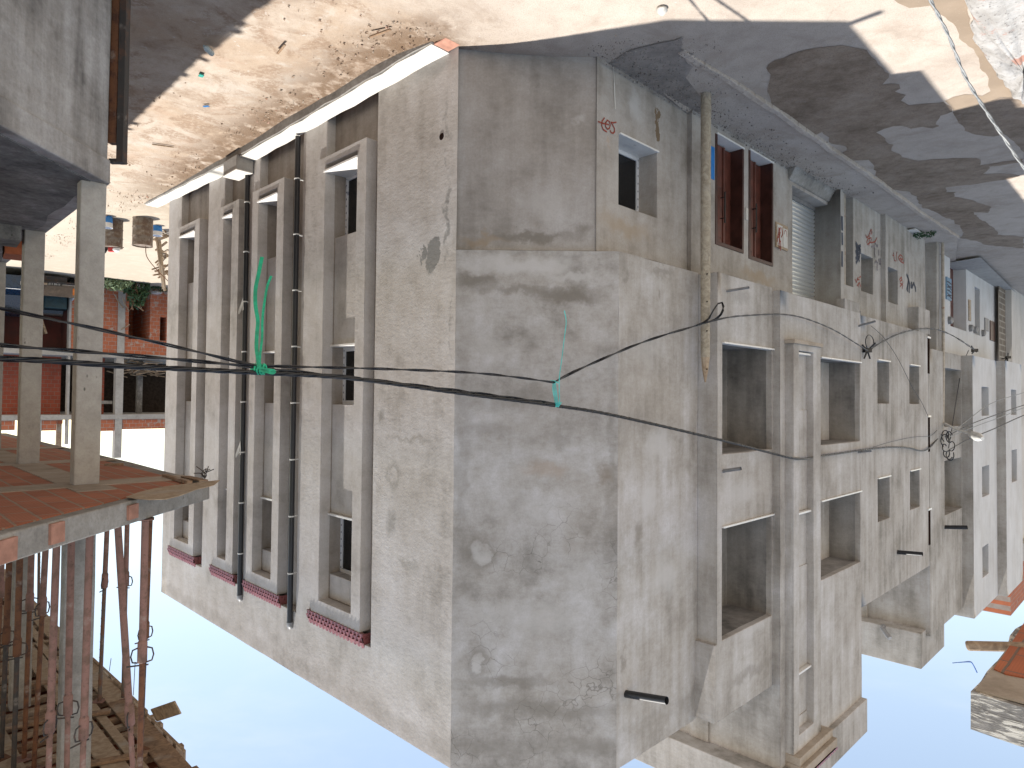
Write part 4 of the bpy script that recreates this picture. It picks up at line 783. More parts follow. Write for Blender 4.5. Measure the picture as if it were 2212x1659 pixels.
b = MB(); b.wall(FB, sf[0]+.1, sf[1], -5.6, zw4-.05, .28); b.build('brick_front', m, fh_)
b = MB(); b.box(FB, sf[1], sf[2], -.5, .5, -5.6, zw4-.05); b.build('corner_pillar', M['wbeige'], fh_, wob=.004)
b = MB(); b.wall(FB, sf[2], sf[2]+14, -5.6, 1.5, .4); b.build('white_front', M['wwhite'], fh_, wob=.004)
dk = thing('distant_house', FB.p(s6+8, -3, -5.2), 'distant pale house with a bare brick storey on its roof', 'building')
b = MB(); b.box(FB, s6+2, s6+16, -9, o5-.6, -5.2, 6.2); b.build('wall', M['wbeige'], dk, wob=.01)
b = MB(); b.box(FB, s6+2.2, s6+16.2, -9, o5-.4, 6.2, 7.0); b.build('roof_slab', M['concl'], dk, wob=.01)
b = MB(); b.box(FB, s6+2.5, s6+12, -8, o5-.8, 7.0, 9.4); b.build('brick_storey', bricks('far_brick', FB), dk)
# porch paving in front of the white house
b = MB(); b.poly([G(*q5(*a), -5.11) for a in ((610,150),(1340,25),(2120,790),(1705,850),(1230,500))]); b.build('porch_paving', M['concl'], kind='structure', loc=(0,0,0))

# ------------------------------------------------------------------ poles and street lamp
pb = G(1525, 207, -5.15); pole = thing('wooden_pole', pb, 'weathered round wooden pole with a sharpened top in front of the shop doors', 'pole')
pt_ = atd(1530, 826, pb.y); pt_.x = pb.x-.03
b = MB(); top = pt_.z - pb.z; prof = [(.088, -.3), (.086, 0), (.083, top*.5), (.076, top-.42)]
b.lathe(pb, prof, 16); b.build('shaft', wood('pole_wood', (.40,.355,.28), (.25,.215,.165)), pole, smooth=50)
b = MB(); b.lathe(pb, [(.076, top-.42), (.05, top-.2), (.012, top)], 8); b.build('sharpened_tip', M['woodp'], pole)
for y in (594, 653, 716, 798):
    z = atd(1526, y, pb.y).z; b = MB(); b.lathe(Vector((pb.x+.0, pb.y-.082, z)), [(.012, 0), (.012, .02)], 8, Matrix.Rotation(math.radians(90), 3, 'X')); b.build('bolt_hole', M['hole'], pole)
cb_ = G(2014, 526, -5.14); cp = thing('concrete_pole', cb_, 'square concrete power pole with tangled cables between two row houses', 'pole')
ztop = atd(2034, 997, cb_.y).z
f_ = Fr((cb_.x, cb_.y, 0), FB.u, FB.n); b = MB(); hw = .14
b.hexa([f_.p(-hw-.03,-hw-.03,-5.4), f_.p(hw+.03,-hw-.03,-5.4), f_.p(hw+.03,hw+.03,-5.4), f_.p(-hw-.03,hw+.03,-5.4), f_.p(-hw+.03,-hw+.03,ztop-Z0), f_.p(hw-.03,-hw+.03,ztop-Z0), f_.p(hw-.03,hw-.03,ztop-Z0), f_.p(-hw+.03,hw-.03,ztop-Z0)]); b.build('shaft', M['plB3'], cp, bev=.02)
b = MB(); b.tube([f_.p(.12, .26, -5.3), f_.p(.12, .26, -1), f_.p(.1, .22, 1.4)], .045, 10); b.build('cable_conduit', M['ppipe'], cp, smooth=50)
for z in (.2, .55, 1.1):
    b = MB(); b.box(f_, -.17, .17, -.17, .17, z, z+.03); b.build('steel_band', M['iron'], cp)
la = atd(2036, 912, cb_.y); lb = atd(2098, 938, cb_.y-1.6); lc = atd(2118, 946, cb_.y-2.2)
b = MB(); b.tube([la, la.lerp(lb, .5)+Vector((0,0,.05)), lb], .035, 8); b.build('lamp_arm', M['clip'], cp, smooth=50)
b = MB(); d_ = (lc-lb).normalized(); 
b.tube([lb-d_*.1, lb+d_*.1, lb+d_*.45, lb+d_*.75], [.05, .11, .13, .05], 12); b.build('lamp_head', M['clip'], cp, smooth=60)

# ------------------------------------------------------------------ cables
def smoothp(P, n=10):
    R = []
    for i in range(len(P)-1):
        p0, p1, p2, p3 = P[max(0, i-1)], P[i], P[i+1], P[min(len(P)-1, i+2)]
        for q in range(n):
            t_ = q/n; R.append(.5*((2*p1)+(p2-p0)*t_+(2*p0-5*p1+4*p2-p3)*t_*t_+(3*p1-p0-3*p2+p3)*t_**3))
    R.append(P[-1]); return R
def resamp(P, step):
    R = [P[0]]; acc = 0
    for a, c in zip(P, P[1:]):
        L = (c-a).length
        if L < 1e-6: continue
        d = step-acc
        while d <= L: R.append(a.lerp(c, d/L)); d += step
        acc = (acc+L) % step
    if (R[-1]-P[-1]).length > step*.2: R.append(P[-1])
    return R
def twist(P, strands, r, off, pitch, n=6):
    P = resamp(P, .07); b = MB(); L = 0
    for j in range(strands):
        pts = []; L = 0; 
        for i, q in enumerate(P):
            t_ = (P[min(i+1, len(P)-1)]-P[max(i-1, 0)]).normalized(); s_ = t_.cross(Vector((0,0,1))).normalized(); u_ = s_.cross(t_)
            if i: L += (q-P[i-1]).length
            a = 2*math.pi*(L/pitch+j/strands); pts.append(q+s_*math.cos(a)*off+u_*math.sin(a)*off)
        b.tube(pts, r, n)
    return b
P1, P2 = Vector((3.64, 4.8, 0)), Vector((-5.57, 13.08, 0)); du = (P2-P1).normalized()
CV = Fr(P1, du, Vector((du.y, -du.x, 0)))
def cpt(x, y): u, z = CV.hit(x, y); return CV.p(u, 0, z)
M['cable'] = simple('black_cable', (.008,.008,.010), .32, var=.2, spec=.5); M['cablegrey'] = simple('grey_cable', (.24,.25,.255), .5, var=.25, nscale=30); M['cableweath'] = simple('weathered_cable', (.07,.07,.072), .5, var=.4, nscale=20)
def cable(name, P, mat, label, r=.008, strands=1, off=.01, pitch=.5, group=None):
    P = smoothp(P); b = MB() if strands == 1 else None
    if strands == 1: b.tube(resamp(P, .08), r, 8)
    else: b = twist(P, strands, r, off, pitch)
    return b.build(name, mat, smooth=60, label=label, cat='cable', group=group)
wl = [FB.p(FB.su(1725, .68), .68, FB.zz(1725, 991, .68))] + [FB.p(FB.su(x, .58), .58, FB.zz(x, y, .58)) for x, y in ((1780,984),(1870,971),(1920,966),(1960,967),(2000,972))] + [f_.p(0, .2, .95)]
cable('power_cable', [cpt(*q) for q in ((-760,725),(-400,745),(-40,772),(100,779),(267,791),(400,797),(537,804),(700,812),(800,822),(1000,850),(1205,877),(1335,899),(1560,951),(1660,977))] + wl, M['cable'], 'thickest black twisted power cable, tied by cyan twine to the upper one', .0105, 4, .0135, .65)
cable('power_cable', [cpt(*q) for q in ((-760,650),(-400,695),(-40,741),(212,762),(400,778),(537,791),(620,801),(760,815),(800,820),(1000,845),(1150,865),(1205,872))], M['cable'], 'middle black cable under the green knot, ending at the cyan tie', .009, 2, .009, .9)
pk = Vector((pb.x+.0, pb.y-.11, atd(1527, 700, pb.y-.1).z))
cable('power_cable', [cpt(*q) for q in ((-760,500),(-400,578),(-40,657),(0,666),(212,711),(410,756),(537,786),(600,791),(800,796),(1000,804),(1100,813),(1196,826))], M['cable'], 'thin black cable crossing the columns steepest, reaching the cyan tie', .008, 2, .008, 1.0)
lp = [atd(x, y, pb.y-.12) for x, y in ((1196,826),(1240,803),(1300,776),(1373,745),(1440,722),(1520,696),(1540,672),(1556,653),(1562,662),(1555,680),(1535,690),(1520,697))]
for i in range(6): lp[i] = Vector(cpt(1196, 826)).lerp(lp[5], i/5) if 0 else lp[i]
A0 = cpt(1196, 826); xs_ = [1196, 1240, 1300, 1373, 1440, 1520]
lp = [atd(x, y, A0.y+(pb.y-.12-A0.y)*(x-1196)/(1520-1196)) for x, y in ((1196,826),(1240,803),(1300,776),(1373,745),(1440,722),(1520,697))] + [atd(x, y, pb.y-.13) for x, y in ((1540,672),(1552,655),(1562,656),(1560,675),(1545,690),(1522,698))]
cable('looped_cable', lp, M['cable'], 'black cable rising from the cyan tie to a teardrop loop on the wooden pole', .011, 2, .0095, 1.4)
br = [Vector((pb.x, pb.y-.12, atd(1527, 698, pb.y).z))] + [FB.p(FB.su(x, .66), .66, FB.zz(x, y, .66)) for x, y in ((1570,686),(1620,681),(1690,679),(1740,688),(1800,712),(1850,742),(1874,757))]
cable('wall_cable', br, M['cableweath'], 'thin dark cable sagging from the wooden pole across the loggias to a hook', .009, 2, .008, .8)
b2 = [FB.p(FB.su(x, .62), .62, FB.zz(x, y, .62)) for x, y in ((1874,757),(1900,742),(1940,722),(1985,711),(2020,711),(2050,721))] + [FB.p(FB.su(x, 1.0), 1.0, FB.zz(x, y, 1.0)) for x, y in ((2080,738),(2106,756))]
cable('wall_cable', b2, M['cableweath'], 'arched pair of cables in front of the sprayed row house and the concrete pole', .011, 2, .014, 1.6)
ring = [FB.p(FB.su(1879+9*math.sin(a)*(1 if a < 3.14 else 1), .62), .62, FB.zz(1879, 740-16*math.cos(a)*-1 - 0, .62)) for a in [i*2*math.pi/14+math.pi for i in range(15)]]
cable('cable_loop', ring, M['cable'], 'small spare loop of black cable hanging at a wall hook on the row house', .012)
cable('drop_wire', [FB.p(FB.su(x, .56), .56, FB.zz(x, y, .56)) for x, y in ((1882,704),(1910,730),(1940,775),(1970,835),(1990,868),(2005,900))], M['cableweath'], 'thin wire dropping slantwise across the row house front', .007)
cable('wall_cable', [FB.p(FB.su(x, .58), .58, FB.zz(x, y, .58)) for x, y in ((1885,966),(1930,953),(1975,944),(2010,941))]+[f_.p(-.1, .2, .72)], M['cableweath'], 'thin upper wire between the neighbouring wall and the concrete pole', .007)
hub = f_.p(.1, .25, .9)
for i, (pts, lab, r) in enumerate([(((2040,944),(2085,912),(2140,872),(2212,848),(2300,820)), 'pale thin cable leaving the concrete pole highest on the white house side', .012), (((2044,943),(2100,915),(2160,893),(2212,875),(2300,850)), 'paired cable crossing the white house windows from the concrete pole', .016), (((2046,946),(2110,920),(2170,898),(2212,881),(2300,858)), 'second strand hung just beside the paired cable on the white house', .012), (((2050,972),(2090,950),(2150,925),(2212,897),(2300,865)), 'dark cable leaving the tangled joint towards the street lamp head', .018), (((2049,968),(2058,915),(2068,850),(2078,795),(2092,757)), 'black slanting wire in front of the deep loggia, from joint to white house wall', .014)]):
    P = [atd(x, y, cb_.y-.4 + (q*1.2 if i < 4 else q*.8)) for q, (x, y) in enumerate(pts)]
    cable('street_cable', P, M['cablegrey'] if i in (0, 2) else M['cableweath'], lab, r)
rr_ = random.Random(3); b = MB()
for i in range(9):
    c = atd(2036+rr_.uniform(-2, 22), 945+rr_.uniform(-4, 44), cb_.y-.45); R_ = rr_.uniform(.05, .17); a0 = rr_.uniform(0, 6)
    b.tube(smoothp([c+Vector((math.cos(a0+q*.9)*R_*.8, -.05*q*.2, math.sin(a0+q*.9)*R_*1.2)) for q in range(6)], 5), .016, 6)
b.build('cable_tangle', M['cable'], smooth=60, label='tangle of black cable joints and loops strapped to the concrete pole', cat='cable')
for x, y, lab in ((2106,757,'black insulator bracket with cable ends on the white house front'), (2178,772,'little cable bracket on the far house pillar'), (1874,757,'dark wall hook holding the cable loop on the row house')):
    q = FB.p(FB.su(x, .6), .6, FB.zz(x, y, .6)) if x < 2000 else FB.p(FB.su(x, 1.0), 1.0, FB.zz(x, y, 1.0)); b = MB()
    for i in range(5): b.tube([q, q+Vector((rr_.uniform(-.22,.22), rr_.uniform(-.1,.1), rr_.uniform(-.2,.25)))], .02, 6)
    b.wbox(q, .16, .12, .1); b.build('cable_bracket', M['cable'], label=lab, cat='bracket')
# twisted service cable across the street corner, near the eye
NC = [atd(x, y, d) for x, y, d in ((1980,-60,5.5),(2010,0,5.7),(2048,75,5.9),(2085,165,6.1),(2130,240,6.2),(2170,300,6.3),(2212,362,6.4),(2300,470,6.6))]
cable('service_cable', NC, M['cablegrey'], 'grey twisted service cable slanting over the wet street corner', .0085, 2, .0075, .32)

# green strap knot and cyan twine
M['strap'] = simple('green_strap', (.015,.42,.22), .45, var=.25, nscale=15); M['twine'] = simple('cyan_twine', (.05,.52,.50), .5, var=.2)
def ribbon(b, pts, w, th=.002, wd=(1, 0, .0)):
    pts = smoothp(pts, 6)
    for a, c in zip(pts, pts[1:]): b.beam(a, c+(c-a)*.08, w, th, (0, 1, 0))
kd = cpt(556, 797); kdep = kd.y-.03
sp = lambda x, y, d=0: atd(x, y, kdep+d)
st = thing('green_strap', kd, 'bright green plastic strap knotted round the cables, two long loose ends', 'strap')
b = MB(); ribbon(b, [sp(*q) for q in ((566,555),(559,590),(552,625),(552,660),(557,694),(555,720),(554,750),(557,775),(559,796))], .034); b.build('loose_end', M['strap'], st)
b = MB(); ribbon(b, [sp(*q, -.01) for q in ((586,596),(577,620),(571,655),(567,690),(566,730),(562,765),(560,796))], .022); b.build('loose_end', M['strap'], st)
b = MB(); ribbon(b, [sp(*q, -.015) for q in ((560,795),(575,798),(590,800),(594,803),(588,806),(572,802),(560,800))], .024); b.build('bow', M['strap'], st)
for i, x in enumerate((543, 549, 555, 561, 567)):
    b = MB(); c0 = sp(x, 797); R_ = .046
    b.tube([c0+Vector((.004*math.sin(a*3)+.012*(a/6.28-.5)*(1 if i % 2 else -1), .03*math.cos(a)+.035, math.sin(a)*R_*.95)) for a in [q*2*math.pi/14 for q in range(15)]], .0105, 6); b.build('wrap', M['strap'], st, smooth=60)
tw = thing('cyan_twine', cpt(1200, 850), 'thin cyan twine tying the upper cable to the thick one, loose tail hanging', 'twine')
cyd = cpt(1200, 850).y; q_ = lambda x, y, d=0: atd(x, y, cyd+d)
b = MB()
for dx in (-4, 0, 4, 8): b.tube(smoothp([q_(1196+dx*.4, 823, -.02), q_(1197+dx*.6, 845, -.03), q_(1203+dx*.5, 878, -.02)], 4), .005, 6)
b.build('lashing', M['twine'], tw, smooth=60)
b = MB(); b.tube(smoothp([q_(*p_, -.01) for p_ in ((1209,875),(1208,820),(1213,780),(1219,730),(1223,695),(1219,671))], 6), .0055, 6); b.build('tail', M['twine'], tw, smooth=60)
b = MB()
for a in range(3): b.tube([q_(1196, 824+a*2, .035), q_(1190+a*4, 822, -.02), q_(1206, 826+a, -.02)], .005, 6); b.tube([q_(1200+a*3, 879, -.025), q_(1207+a*3, 869, .03)], .005, 6)
b.build('knot', M['twine'], tw, smooth=60)

# ------------------------------------------------------------------ unfinished building beside the alley
uc = thing('unfinished_building', (4.02, 6.62, -.3), 'unfinished concrete building with bare columns and a hollow-block floor slab', 'building')
FU = Fr((4.02, 6.62, 0), (Q, Q, 0), (Q, -Q, 0)); FX = Fr((4.02, 6.62, 0), (0, -1, 0), (-1, 0, 0))
b = MB(); b.wall(FX, 0, 11, -6, -2.34, 0, (), .6); b.wall(Fr((4.02,6.62,0), (Q,Q,0), (-Q,Q,0)), 0, 12, -6, -2.34, 0, (), .8); b.build('wall', M['ucwall'], uc, smooth=35, wob=.018)
b = MB(); slab = [(4.0,-4.5),(4.0,6.64),(4.0+9,6.64+9),(16,14),(16,-4.5)]; b.prism(slab, Z0-2.34, Z0-2.1); b.build('floor_slab', M['ucwall'], uc, wob=.015, bev=.015)
b = MB(); b.prism([(4.12,-4.4),(4.12,6.6)]+[(4.12+Q*.3*i+.09*noise.noise(Vector((i*1.3,2,5))), 6.6+Q*.3*i-.16*abs(noise.noise(Vector((i*1.1,7,1))))) for i in range(1,42)]+[(15.9,13.9),(15.9,-4.4)], Z0-2.1, Z0-2.085); b.build('floor_dust', M['concd'], uc)
for u, o0, o1, du_, z0, z1 in ((0,0,.22,.16,-2.1,.86), (2.77,0,.22,.16,-2.1,.86), (5.6,0,.22,.16,-2.1,.86), (.16,-.02,.24,.17,1.06,3.95), (2.9,0,.22,.16,1.06,3.95), (5.7,0,.22,.16,1.06,3.95), (1.2,2.6,2.85,.2,1.06,3.95)):
    b = MB(); n = 7
    for i in range(n): 
        a, c = z0+(z1-z0)*i/n, z0+(z1-z0)*(i+1)/n; b.box(FU, u, u+du_, o0, o1, a, c)
    b.build('column', M['concl'] if z0 < 0 else M['conc'], uc, wob=.006, bev=.012)
T = Vector((3.17, 7.12)); dA2 = Vector((Q, Q))
cs = [(3.17,-4), (3.17,2.2), (3.17,4.6), (3.17,6.0), (T.x,T.y)] + [tuple(T+dA2*i) for i in (1.2, 2.6, 4.4, 6.5, 9, 12)] + [(17, 15), (17,-4)]
b = MB(); b.prism(cs, Z0+.875, Z0+1.07); b.build('ceiling_slab', M['conc'], uc, wob=.016, bev=.012)
b = MB(); ci = [(3.30,-4), (3.30,6.92)] + [(3.30+Q*11, 6.92+Q*11), (16.5,14.8), (16.5,-4)]; b.prism(ci, Z0+.862, Z0+.876); m_uc = bricks('hollow_block_soffit', FU, .42, .17, (.42,.155,.085), (.34,.115,.06), (.31,.24,.18), horiz=True, smear=.42); b.build('hollow_block_ceiling', m_uc, uc)
b = MB()
for u in (.0, 2.8, 5.7): b.box(FU, u-.12, u+.28, -.86, 6, .852, .8615)
b.box(FU, -.5, 9, -.02, .3, .856, .8618)
b.build('ceiling_rib', M['soffit'], uc, wob=.004)
for y0, y1, z0, z1 in ((5.60,5.74,.90,1.02), (4.66,4.80,.885,1.03), (4.16,4.34,.90,1.05), (3.4,3.6,.9,1.03)):
    b = MB(); b.wbox((3.166, (y0+y1)/2, Z0+(z0+z1)/2), .03, y1-y0, z1-z0); b.build('exposed_block', M['terrap'], uc, wob=.006)
for x0, y0, x1, y1 in ((1540/4,829.5+965/4,1578/4,829.5+1072/4), (955/4,829.5+1092/4,1108/4,829.5+1222/4)):
    pass
# rusty steel door standing open at the wall end
b = MB(); b.box(FX, -.10, -.03, -.02, .055, -6, -2.52); sd = b.build('steel_post', M['rust'], uc, wob=.003)
b = MB(); b.box(FX, -.12, -.04, .06, .125, -6, -2.33); b.build('door_edge', M['rustd'], sd, wob=.003)
b = MB(); b.box(FX, -.11, -.05, -.02, .06, -2.37, -2.33); b.build('post_bracket', M['rustd'], sd)

# a torn sheet of plywood left under the slab edge
q_ = lambda zx, zy, z=.845: G(zx/4, 829.5+zy/4, z)
b = MB(); o_ = [(1085,972),(1200,936),(1340,905),(1480,880),(1600,862),(1700,850),(1790,838),(1900,828),(1850,868),(1760,893),(1700,908),(1640,935),(1560,962),(1440,990),(1290,996),(1180,985)]
P = [q_(*p_) for p_ in o_]; n_ = len(P); b.poly(P); b.poly([p_+Vector((0,0,.006)) for p_ in P]); 
for i in range(n_): b.quad(P[i], P[(i+1) % n_], P[(i+1) % n_]+Vector((0,0,.006)), P[i]+Vector((0,0,.006)))
b.build('torn_plywood', M['woodp'], wob=.01, label='torn pale plywood sheet sticking out under the slab corner', cat='plywood')
b = MB(); b.beam(q_(1420,790,.84), q_(1640,850,.84), .05, .03); b.beam(q_(1600,800,.845), q_(1760,835,.845), .09, .015); b.build('batten', M['woodd'], label='short timber batten stuck under the slab beside the torn plywood', cat='batten')
b = MB(); b.beam(q_(905,698,.85), q_(1068,694,.85), .05, .03); b.build('batten', M['woodd'], label='dark short batten flat under the slab behind the front column', cat='batten')
b = MB()
for i in range(7): 
    c = q_(1770,815,.85); b.tube(smoothp([c, c+Vector((rr_.uniform(-.04,.04), rr_.uniform(-.04,.04), -.05)), c+Vector((rr_.uniform(-.1,.1), rr_.uniform(-.1,.1), -.05-rr_.uniform(.0,.08)))], 4), .005, 5)
b.build('wire_tuft', M['rustd'], label='tuft of bent tie wire at the slab corner', cat='wire')
# loose hollow blocks lying on its floor
for i, (x, y, rz) in enumerate(((18,508,.3), (30,540,.5))):
    c = G(x, y, -2.0); t_ = thing('hollow_block', c - Vector((0,0,.09)), ('dusty hollow clay block with open cells, lying behind the second column', 'red clay block on the floor edge, in front of the parked vehicles')[i], 'brick')
    R_ = Matrix.Rotation(.785+rz*.2, 3, 'Z'); b = MB(); b.wbox(c, .5, .22, .2, R_); b.build('shell', M['terra'] if i else M['concd'], t_, bev=.01)
    b = MB()
    for a in range(4):
        for e in range(2): b.wbox(c + R_ @ Vector((-.1875+.125*a, -.111, -.046+.092*e)), .1, .012, .07, R_)
    b.build('cells', M['hole'], t_)

# ------------------------------------------------------------------ timber formwork on steel props
ZF = 3.92
fwk = thing('formwork', (3.3, 7.1, Z0+ZF), 'timber formwork of planks and battens carrying hollow blocks for the next floor', 'formwork')
FF = Fr((T.x, T.y, 0), (Q, Q, 0), (Q, -Q, 0))
rf = random.Random(11)
def plank(u0, o0, u1, o1, z, w, h, mat, name='plank'):
    b = MB(); b.beam(FF.p(u0, o0, z), FF.p(u1, o1, z), w, h); return b.build(name, mat, fwk, wob=.006, bev=.006)
b = MB(); b.box(FF, -.3, 13, .12, 9, ZF+.14, ZF+.34); b.build('hollow_block_deck', bricks('hollow_block_deck', FF, .5, .2, (.34,.105,.05), (.25,.075,.035), (.16,.12,.09), horiz=True, smear=.2), fwk)
u = -.35; i = 0
for o, w in ((.13, .24), (.40, .10), (.62, .22), (1.42, .22), (2.3, .2), (3.3, .22), (4.4, .22)):
    u = -.4 + rf.uniform(-.2, .2)
    while u < 12.5:
        L = rf.uniform(2.4, 3.6); plank(u, o+rf.uniform(-.03,.03), u+L, o+rf.uniform(-.03,.03), ZF+.015+rf.uniform(0,.012), w, .03, rf.choice((M['wood'], M['woodp'], M['woodd']))); u += L-.12 if rf.random() < .3 else L+.02
u = -.15
while u < 11.5:
    ov = rf.choice((0, .02, .06, .12, -.1)); plank(u, -ov+.02, u+rf.uniform(-.08,.08), 5.2, ZF+.075, rf.choice((.08, .10, .14)), .07, rf.choice((M['wood'], M['woodd'], M['woodp'])), 'joist'); u += rf.uniform(.24, .42)
for u in (.6, 1.9, 3.0, 4.8): plank(u, -.02, u+1.3, .0, ZF+.06, .03, .14+rf.uniform(0,.06), M['wood'], 'edge_board')
for u in (.8, 2.2, 3.6): plank(u, .3, u+.5, 1.6, ZF-.02, .09, .035, M['woodd'], 'brace_board')
c = atd(333, 1545, 7.9); b = MB(); b.beam(c, atd(384, 1528, 7.6), .16, .02, (0,1,0)); b.build('edge_board', M['wood'], fwk, bev=.004)
b = MB()
for x, y0, y1, d in ((288, 1430, 1502, 8.2), (236, 1422, 1450, 8.6)): b.tube(smoothp([atd(x, y1, d), atd(x+2, (y0+y1)/2, d), atd(x+4, y0, d)], 5), .004, 5)
b.build('tie_wire', M['rustd'], fwk)
def make_prop(name, hc, label, mats):
    r = thing(name, (0, 0, 0), label, 'prop', 'steel props under the timber formwork'); H = 2.86
    mo, mi = mats
    def part(nm, b, m, par=r): return b.build(nm, m, par, smooth=50)
    b = MB(); b.lathe((0,0,0), [(.030, .0), (.030, hc)], 14); part('outer_tube', b, mo)
    b = MB(); b.lathe((0,0,0), [(.0235, hc), (.0235, H)], 12); it = part('inner_tube', b, mi)
    b = MB(); z = hc+.12
    while z < H-.1: b.wbox((0, -.0232, z), .014, .004, .014); z += .1
    if hc < 1.9: part('pin_holes', b, M['hole'], it)
    b = MB(); b.lathe((0,0,0), [(.033, hc-.16), (.039, hc-.14), (.039, hc+.02), (.033, hc+.03)], 14); cl_ = part('collar', b, mo)
    b = MB()
    for sgn in (-1, 1): b.tube([(sgn*.036,0,hc-.10), (sgn*.075,0,hc-.085), (sgn*.088,0,hc-.03), (sgn*.075,0,hc+.02), (sgn*.034,0,hc+.03)], .007, 6)
    part('handle', b, M['rustd'], cl_)
    b = MB(); b.tube([(-.12,.0,hc+.05), (.05,0,hc+.055)], .007, 6); part('lock_pin', b, M['rustd'], cl_)
    b = MB(); b.wbox((0,0,.004), .14, .14, .008); part('base_plate', b, mo); b = MB(); b.wbox((0,0,H-.004), .14, .14, .008); part('head_plate', b, mo)
    return r
pr = [make_prop('steel_prop', hc, 'x', ms) for hc, ms in ((1.22, (M['prop'], M['rust'])), (1.38, (M['prop'], M['propd'])), (1.86, (M['prop'], M['prop'])), (1.6, (M['rust'], M['rustd'])))]
def copy_tree(o, parent=None):
    c_ = o.copy(); COL.objects.link(c_); c_.parent = parent
    for ch in o.children: copy_tree(ch, c_)
    return c_
specs = [  # x at picture row 1250, depth, kind, lean (dx, dy at the top), label
 (311,5.95,0,0,0,'red primed steel prop with wide ring handles, nearest the open sky'), (322,7.6,3,.05,0,'brown steel prop half hidden behind the prop nearest the sky'),
 (250,6.1,2,-.21,.06,'pink primed prop leaning across the sky gap, handle near its top'), (272,8.9,1,0,0,'thin prop just behind the leaning pink one, dark upper half'),
 (231,8.8,1,.06,0,'thin prop with small ring handles, left of the leaning one as seen upside down'), (192,5.9,2,.02,0,'thick mottled red prop in front of the grey column edge'),
 (152,6.3,2,.02,.05,'salmon prop standing right across the grey concrete column'), (121,6.0,2,.03,0,'dark maroon prop just beside the grey concrete column'),
 (100,7.2,0,.08,0,'brown-topped prop with a thick collar between two maroon ones'), (79,12.5,1,-.05,0,'short far prop standing on a square plate at the plank end'),
 (68,7.3,0,.1,.1,'perforated red prop with a row of dark holes, beside the far column'), (42,7.0,3,.08,.1,'perforated prop with a lever pin, in front of the far column'),
 (21,7.4,3,.04,0,'dark steel prop near the picture edge, in the shade of planks'), (4,7.8,0,.03,0,'red prop cut by the picture edge')]
for i, (x, d, kd_, lx, ly, lab) in enumerate(specs):
    r = pr[kd_] if not pr[kd_].get('used') else copy_tree(pr[kd_]); r['used'] = 1 if i < 0 else 0
    if r is pr[kd_]: pr[kd_]['used'] = 1
    q = atd(x, 1250, d); r.location = (q.x, q.y, Z0+1.07); BASE[r.name] = Vector(r.location); r['label'] = lab; r['group'] = 'steel props under the timber formwork'
    r.rotation_euler = Vector((lx, ly, 2.86)).to_track_quat('Z', 'Y').to_euler(); 
    if abs(lx) < .2: r.rotation_euler.rotate_axis('Z', rf.uniform(-.5, .5))
    if 'used' in r and r is not pr[kd_]: del r['used']
for r in pr:
    if 'used' in r: del r['used']

# ------------------------------------------------------------------ slab corner of another unfinished roof, high on the street side
ns = thing('unfinished_roof_slab', (-3.6, 5.3, Z0+2.2), 'broken concrete roof corner with terracotta underside and sun streaks painted on its edge', 'roof slab')
FN = Fr((-3.62, 5.36, 0), (-Q, Q, 0), (Q, -Q, 0))     # u away along the street, n towards the eye
zb_, zt_ = 2.26, 2.56
b = MB()
N1 = 16; P_ = []
ed = [FN.p(.0, 0, 0)] + [FN.p(.35*i, .05*noise.noise(Vector((i*1.7, 3, 1))), 0) for i in range(1, 18)] 
fa_ = Fr((-3.62, 5.36, 0), (-Q, -Q, 0), (Q, -Q, 0))    # along the face, towards the left of the eye
pl = [tuple(fa_.p(.3*i, .03*noise.noise(Vector((i*1.3, 1, 9))), 0)[:2]) for i in range(16, 0, -1)] + [tuple(fa_.p(0, 0, 0)[:2])] + [tuple((Vector((-3.62, 5.36, 0)) + Vector((-Q, Q, 0))*.3*i + Vector((-Q,-Q,0))*(.06*noise.noise(Vector((i*1.9, 4, 2))) + .02))[:2]) for i in range(1, 18)]
far_ = [tuple((Vector((-3.62, 5.36, 0)) + Vector((-Q, Q, 0))*5.1 + Vector((-Q, -Q, 0))*4.8)[:2])]
b.prism(pl + far_, Z0+zb_, Z0+zt_)
m, t, bs = newmat('sun_streaked_concrete'); k = NT(t); p = k.pos(); st_ = k.noise(k.scl(p, (1.2, 1.2, 9)), 4, 7, .7, .6)
c = k.mix(k.map(k.noise(p, 6, 6, .7), .35, .65), (.17,.16,.15), (.28,.265,.25)); c = k.mix(k.map(st_, .50, .56), c, (.62,.59,.53)); t.links.new(c, bs.inputs['Base Color']); bs.inputs['Roughness'].default_value = .95; k.bump(st_, bs, 1, .03)  # pale streaks: grazing sunlight on the slab edge put into the colour
b.build('slab_edge', m, ns, wob=.02)
b = MB(); b.prism([tuple((Vector((-3.62, 5.36, 0)) + Vector((-Q, Q, 0))*a + Vector((-Q, -Q, 0))*e)[:2]) for a, e in ((.03,.03),(.03,4.7),(5,4.7),(5,.05))], Z0+zb_-.02, Z0+zb_-.004); b.build('boarded_soffit', M['soffit'], ns, wob=.006)
tp_ = [tuple(G(x, y, zb_-.03)[:2]) for x, y in ((2196,1372),(2166,1419),(2153,1435),(2147,1445),(2172,1456),(2213,1464),(2300,1478),(2330,1300),(2240,1300))]
b = MB(); b.prism(tp_, Z0+zb_-.034, Z0+zb_-.022); b.build('hollow_block_soffit', bricks('hollow_block_soffit_street', Fr((0,0,0), (-Q,Q,0), (-Q,-Q,0)), .5, .22, (.42,.13,.055), (.36,.1,.045), (.16,.12,.09), horiz=True, smear=.1), ns)
b = MB(); a_, c_ = atd(2146, 1396, 6.4), atd(2086, 1395, 6.5); b.beam(a_+(a_-c_)*1.5, c_, .10, .075); b.build('roof_plank', M['wood'], wob=.006, bev=.02, label='round-ended old plank jutting from the broken roof slab into the sky', cat='plank')
